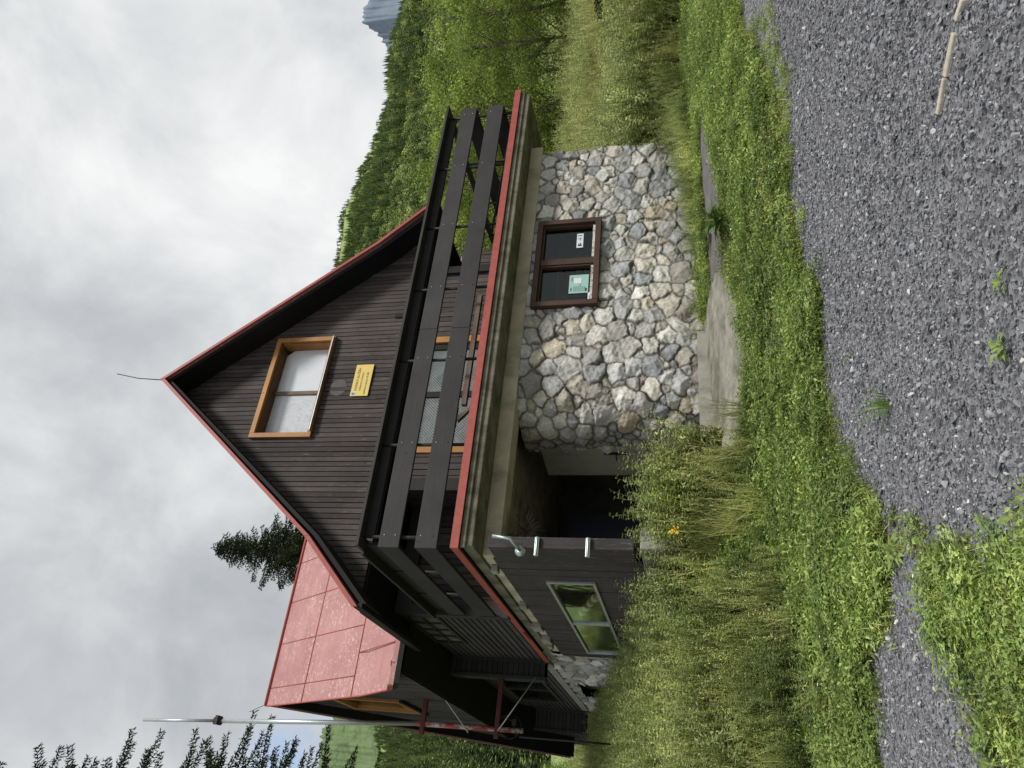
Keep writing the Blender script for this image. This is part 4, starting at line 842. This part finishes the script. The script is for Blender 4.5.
# items on the ground
def onground(x,y): return float(ground(x,y))
Pk=empty('plank',(.22,-5.72,onground(.22,-5.72)),'broken pale weathered plank lying half buried in the gravel','plank')
pts=[(.10,-5.45,.34,.032),(.17,-5.56,.05,.04),(.27,-5.78,.0,.045),(.33,-5.90,.0,.035),(.42,-6.1,.0,.02)]
mp_=simple('bleached_wood',(.42,.38,.31),.85,.3,25,bump=.4)
for i,(a,b) in enumerate((((.15,-5.52),(.22,-5.66)),((.215,-5.67),(.29,-5.83)),((.315,-5.87),(.33,-5.96)),((.345,-6.0),(.37,-6.12)))):
    w=(.020,.027,.022,.014)[i]; a=Vector((a[0],a[1],onground(*a)-.004));b=Vector((b[0],b[1],onground(*b)-.002)); d=(b-a).normalized(); s=Vector((-d.y,d.x,0))*w; m=MB()
    m.hexa([a-s*.7,a+s*.9,b+s,b-s,a-s*.6+Vector((0,0,.022)),a+s*.8+Vector((0,0,.026)),b+s*.9+Vector((0,0,.02)),b-s*.9+Vector((0,0,.024))]); m.build('fragment',mp_,Pk,.006)
def tuft(name,x,y,kind,label,n,sc=1.0):
    m=MB(); z=0
    for i in range(n):
        a=R.uniform(0,6.28); r=.05*sc*R.random(); s=R.uniform(.8,1.2)
        if kind=='grass': blade(m,r*math.cos(a),r*math.sin(a),R.uniform(.04,.13)*sc,.006,R.uniform(.02,.12)*sc,a,(s,s,s*.9))
        else: L=R.uniform(.05,.11)*sc; leaf(m,(r*math.cos(a),r*math.sin(a),R.uniform(0,.03)),(math.cos(a),math.sin(a),R.uniform(.1,1.1)),(0,0,1),L,L*.5,(s,s,s),.3,.2)
    o=m.build(name,Lgrass if kind=='grass' else Lclover); o.location=(x,y,onground(x,y)+.005); tag(o,label,'plant'); return o
tuft('grass_tuft',-.58,-4.16,'grass','single long-bladed grass tuft alone in the middle of the gravel',60,1.5)
tuft('weed_sprout',-.83,-5.54,'leaf','small leafy weed sprouting from the gravel, nearest the pale plank',7,.5)
tuft('weed_sprout',-1.03,-5.40,'leaf','denser leafy weed sprouting in the gravel beside the smaller sprout',20,.6)
tuft('weed_sprout',.02,-3.75,'leaf','tiny dark weed sprout in the gravel between grass tuft and lawn edge',6,.5)
bp=MB()
for i in range(34):
    a=i*2.4; L=R.uniform(.16,.30); s=R.uniform(.7,1.1); leaf(bp,(.03*math.cos(a),.03*math.sin(a),R.uniform(.02,.22)),(math.cos(a),math.sin(a),R.uniform(.1,1.1)),(0,0,1),L,L*.42,(s*.75,s*.85,s*.7),.3,.2)
o=bp.build('dock_plant',Lclover); o.location=(3.15,-1.75,onground(3.15,-1.75)); tag(o,'large clump of glossy broad dock leaves in the grass by the pavement strip','plant')
bp=MB()
for i in range(12):
    a=i*2.4; L=R.uniform(.16,.26); leaf(bp,(.05*math.cos(a),.05*math.sin(a),R.uniform(.05,.3)),(math.cos(a),math.sin(a),R.uniform(.2,1.0)),(0,0,1),L,L*.28,(1.0,1.0,1.0),.35,.2)
bp.tube([(0,0,0),(0,0,.4)],.006,5)
o=bp.build('dock_plant',Lweed); o.location=(-1.9,-.9,onground(-1.9,-.9)+.1); tag(o,'long-leaved dock plant in the dark gap of the weeds at the left','plant')
fl=empty('yellow_flower',(.02,-.55,onground(.02,-.55)),'yellow ragwort flower head among the weeds by the concrete plinth','flower')
m=MB(); m.tube([(0.02,-.55,onground(.02,-.55)),(.02,-.55,.10)],.005,5); m.build('stem',Lweed,fl); m=MB()
for i in range(14): a=i*.9; leaf(m,(.02+R.uniform(-.03,.03),-.55,.10+R.uniform(-.05,.05)),(math.cos(a),math.sin(a)*.4-.5,R.uniform(-.2,.8)),(0,-1,0),.04,.022,1.0)
m.build('petals',Myellow,fl)
# ------------------------------------------------------------------ trees
def spruce_meshes(h,zmin,rad,seed,topless=0,rmin_low=None):
    q=random.Random(seed); tm=MB(); tm.tube([(0,0,0),(0.05,0,h*.5),(0,0.03,h)],[h*.014+.05,h*.009+.02,.015],8)
    vs=[];fs=[];sc=[]
    z=zmin
    while z<h-.15:
        t=(h-z)/h; L0=rad*min(1,(t*1.9)**.8)*(1 if z>zmin+.1 else .8); nb=7 if t<.25 else 10
        a0=q.uniform(0,6.28)
        for b in range(nb):
            a=a0+b*6.283/nb+q.uniform(-.25,.25); L=L0*q.uniform(.5,1.2)+.08; up=.55 if t<.12 else (.15 if t<.4 else -.05)
            dirv=Vector((math.cos(a),math.sin(a),0)); sd=Vector((-math.sin(a),math.cos(a),0))
            def bp(u): return dirv*L*u+Vector((0,0,z+L*(up*u-.28*u*u+.20*u**3)))
            pts=[bp(u) for u in (0,.35,.7,1)]; tm.tube(pts,[.012+.012*L,.01+.006*L,.006+.003*L,.003],4,1,False)
            ns=max(5,int(L/.085))
            for i in range(ns):
                u=(i+.6)/ns
                if u<.12 and L>1: continue
                p=bp(u); tl=(.10+.30*(1-u)*min(1,L/1.6))*q.uniform(.7,1.2)+.05
                for sgn in (-1,1):
                    dr=(sd*sgn*1.0+dirv*q.uniform(.5,.95)+Vector((0,0,q.uniform(-.55,-.05)))).normalized()
                    nseg=max(2,int(tl/.075))
                    for k in range(nseg):
                        pp=p+dr*tl*k/nseg
                        for w in range(4):
                            d2=(dr+Vector((q.uniform(-.75,.75),q.uniform(-.75,.75),q.uniform(-.6,.5)))).normalized(); wv=d2.cross(Vector((q.uniform(-1,1),q.uniform(-1,1),1))).normalized()*.015; ln=q.uniform(.08,.13)
                            o=len(vs); vs.extend([pp-wv,pp+wv,pp+d2*ln+wv*.4,pp+d2*ln-wv*.4]); fs.append((o,o+1,o+2,o+3)); s=q.uniform(.55,1.35); sc.append((s,s,s*.9,1))
        z+=(.24 if t<.3 else .32)*q.uniform(.8,1.2)
    me=raw_mesh('crown',np.array([tuple(v) for v in vs],np.float32),np.array(fs),Lspruce,None,False)
    a=me.attributes.new('shade','FLOAT_COLOR','FACE'); a.data.foreach_set('color',np.array(sc,np.float32).ravel())
    return tm.mesh('trunk',Wdead),me
def place_tree(name,x,y,meshes,label,group,rz=0,s=1.0,lean=(0,0)):
    e=bpy.data.objects.new(name,None); C.objects.link(e); e.location=(x,y,float(ground(x,y))-.15); e.rotation_euler=(lean[0],lean[1],rz); e.scale=(s,s,s); tag(e,label,'tree',group)
    for nm,me in zip(('trunk','crown'),meshes): o=bpy.data.objects.new(nm,me); C.objects.link(o); o.parent=e
    return e
SA=spruce_meshes(25,7.0,3.3,5); SB=spruce_meshes(15.6,8.6,3.0,14)
place_tree('spruce_tree',5.75,17.6,SB,'dark spruce whose pointed top rises behind the roof between gable and wing','spruces around the house',0)
for i,(x,y,s,rz,lab) in enumerate([(-4.6,12.2,1.0,.3,'tallest near spruce at the far left, its branch tips reaching over the sky'),(-4.75,15.5,.95,2.1,'spruce standing just behind the tallest one at the far left'),(-5.2,20.5,.95,4.0,'spruce further back at the far left edge, behind the mast')]):
    place_tree('spruce_tree',x,y,SA,lab,'spruces around the house',rz,s)
def broad_meshes(h,rad,seed,n=9000,leafs=.10):
    q=random.Random(seed); tm=MB(); tm.tube([(0,0,0),(.1,.05,h*.4),(0,.1,h*.92)],[.10,.07,.015],7)
    vs=[];fs=[];sc=[]; cl=[]
    for i in range(46):
        t=q.random()**.8; z=h*(.12+.86*t); r=rad*math.sin(math.pi*min(1,(.18+.82*(1-t))*.62+.1))*q.uniform(.4,1.0); a=q.uniform(0,6.28)
        c=Vector((r*math.cos(a),r*math.sin(a),z)); cl.append((c,q.uniform(.35,.75),q.uniform(.7,1.25)))
        tm.tube([(0,0,max(.2,z-r*.8)),c*.6+Vector((0,0,z*.4-r*.1)),c],[.03,.018,.006],4,1,False)
    for (c,rr,s0) in cl:
        for k in range(n//len(cl)):
            v=Vector((q.gauss(0,1),q.gauss(0,1),q.gauss(0,1))).normalized(); p=c+Vector((v.x*rr*1.2,v.y*rr*1.2,v.z*rr))*q.random()**.4
            d=Vector((q.gauss(0,1),q.gauss(0,1),q.gauss(0,.8)-.4)).normalized(); sdv=d.cross(Vector((q.gauss(0,1),q.gauss(0,1),1))).normalized(); L=leafs*q.uniform(.7,1.3)
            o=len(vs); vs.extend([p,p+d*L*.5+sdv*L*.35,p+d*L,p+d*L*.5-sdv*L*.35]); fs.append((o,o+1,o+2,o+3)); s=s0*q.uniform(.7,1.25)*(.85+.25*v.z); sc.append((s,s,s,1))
    me=raw_mesh('crown',np.array([tuple(v) for v in vs],np.float32),np.array(fs),Lbirch,None,False)
    a=me.attributes.new('shade','FLOAT_COLOR','FACE'); a.data.foreach_set('color',np.array(sc,np.float32).ravel())
    return tm.mesh('trunk',Wdead),me
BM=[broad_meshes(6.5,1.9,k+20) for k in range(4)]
def pxpos(az,dist): a=math.radians(az); return CAM[0]+dist*math.sin(a),CAM[1]+dist*math.cos(a)
TR=[(61.5,28,.88),(58.6,31,.95),(56.4,29,.76),(54.3,35,1.08),(51.8,33,1.05),(49.5,36,1.12),(47.2,34,1.15),(45.0,38,1.15),(42.4,37,1.1),(40,38,1.1),(64.5,29,.95),(67.5,31,1.1),(60,38,.95),(55.5,41,1.0),(50.6,43,1.25),(46,44,1.2),(71,30,1.0)]
labs=['yellow-green birch at the right edge of the meadow','tall yellow-green birch second from the right edge','low birch filling the dip in the tree row','birch rising above the right end of the railing','full birch behind the right end of the railing','broad birch seen over the corner of the balcony','birch showing above the balcony planks','birch seen between the railing planks','birch glimpsed between planks beside the red shed tip','birch partly hidden by the gable roof edge','birch just outside the right end of the tree row','birch beyond the right end of the tree row','darker birch in the second row at the right','birch in the second row above the dip','tall back birch over the balcony corner','back birch behind the gable edge','last birch on the right beyond the meadow']
for i,(az,d,s) in enumerate(TR):
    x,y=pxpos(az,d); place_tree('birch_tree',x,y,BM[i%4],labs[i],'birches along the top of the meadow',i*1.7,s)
for i,(x,y,s,lab) in enumerate([(-1.3,19,.38,'pale green bush behind the far left corner of the house'),(-2.3,23,.42,'larger pale green bush at the left edge, behind the first bush'),(-.8,25,.36,'pale green bush furthest back behind the wing')]):
    place_tree('bush',x,y,BM[i],lab,'bushes behind the wing',i,s)['category']='bush'
SM=spruce_meshes(2.6,.15,1.2,31)
x,y=pxpos(61.2,17); place_tree('spruce_sapling',x,y,SM,'dark bushy young spruce at the edge of the meadow, below the birches',None,0,1.0)
# ------------------------------------------------------------------ light
w=bpy.data.worlds.new('World'); S.world=w; w.use_nodes=True; nt=w.node_tree; N=nt.nodes; L=nt.links
bg=N['Background']; bg.inputs['Strength'].default_value=.118
sky=N.new('ShaderNodeTexSky'); sky.sky_type='NISHITA'; sky.sun_disc=False
SUN_EL=math.radians(48); SUN_AZ=math.radians(150)
sky.sun_elevation=SUN_EL; sky.sun_rotation=SUN_AZ
tc=N.new('ShaderNodeTexCoord'); mp2=N.new('ShaderNodeMapping'); mp2.inputs['Scale'].default_value=(1.0,1.0,1.0); mp2.inputs['Rotation'].default_value=(.9,.4,1.5); L.new(tc.outputs['Generated'],mp2.inputs[0])
def nz_(sc,det,ro,di):
    n=N.new('ShaderNodeTexNoise'); n.inputs['Scale'].default_value=sc; n.inputs['Detail'].default_value=det; n.inputs['Roughness'].default_value=ro; n.inputs['Distortion'].default_value=di; L.new(mp2.outputs[0],n.inputs['Vector']); return n.outputs['Fac']
n1=nz_(4.6,9,.56,.25); n2=nz_(1.3,3,.5,.2)
ad=N.new('ShaderNodeMath'); ad.operation='MULTIPLY_ADD'; L.new(n1,ad.inputs[0]); ad.inputs[1].default_value=1.35; L.new(n2,ad.inputs[2])
dv=N.new('ShaderNodeMath'); dv.operation='MULTIPLY'; dv.inputs[1].default_value=1/2.35; L.new(ad.outputs[0],dv.inputs[0])
rp=N.new('ShaderNodeValToRGB'); L.new(dv.outputs[0],rp.inputs[0]); e=rp.color_ramp.elements
while len(e)<4: e.new(.5)
for i,(p,c) in enumerate([(.36,(3.7,3.9,4.2)),(.46,(4.8,5.0,5.2)),(.54,(6.1,6.25,6.4)),(.66,(8.0,8.1,8.1))]): e[i].position=p; e[i].color=c+(1,)
cm=N.new('ShaderNodeValToRGB'); n3=nz_(1.7,4,.5,.3); L.new(n3,cm.inputs[0]); cm.color_ramp.elements[0].position=.26; cm.color_ramp.elements[0].color=(.75,.75,.75,1); cm.color_ramp.elements[1].position=.36; cm.color_ramp.elements[1].color=(1,1,1,1)
mx=N.new('ShaderNodeMix'); mx.data_type='RGBA'; L.new(cm.outputs[0],mx.inputs[0]); L.new(sky.outputs[0],mx.inputs[6]); L.new(rp.outputs[0],mx.inputs[7]); d0=MX@np.array([(17-384)/756,(303-512)/756,1.0]); d0=d0/np.linalg.norm(d0)
vd=N.new('ShaderNodeVectorMath'); vd.operation='DOT_PRODUCT'; L.new(tc.outputs['Generated'],vd.inputs[0]); vd.inputs[1].default_value=tuple(d0)
gm=N.new('ShaderNodeMapRange'); L.new(vd.outputs['Value'],gm.inputs[0]); gm.inputs[1].default_value=.9965; gm.inputs[2].default_value=.9998
n4=nz_(9,5,.6,.4); g3=N.new('ShaderNodeMapRange'); L.new(n4,g3.inputs[0]); g3.inputs[1].default_value=.38; g3.inputs[2].default_value=.58
g4=N.new('ShaderNodeMath'); g4.operation='MULTIPLY'; L.new(gm.outputs[0],g4.inputs[0]); L.new(g3.outputs[0],g4.inputs[1])
m5=N.new('ShaderNodeMix'); m5.data_type='RGBA'; L.new(g4.outputs[0],m5.inputs[0]); L.new(mx.outputs[2],m5.inputs[6]); m5.inputs[7].default_value=(3.7,4.8,6.6,1); L.new(m5.outputs[2],bg.inputs['Color'])
sl=bpy.data.lights.new('sun','SUN'); sl.energy=3.4; sl.angle=math.radians(10); sl.color=(1,.96,.9); so=bpy.data.objects.new('sun',sl); C.objects.link(so)
sd=Vector((math.sin(SUN_AZ)*math.cos(SUN_EL),math.cos(SUN_AZ)*math.cos(SUN_EL),math.sin(SUN_EL)))
so.rotation_euler=sd.to_track_quat('Z','Y').to_euler()
S.view_settings.view_transform='Standard'; S.view_settings.look='None'; S.view_settings.exposure=0
S.render.engine='CYCLES'; S.cycles.max_bounces=6; S.cycles.transparent_max_bounces=8
nodirty()
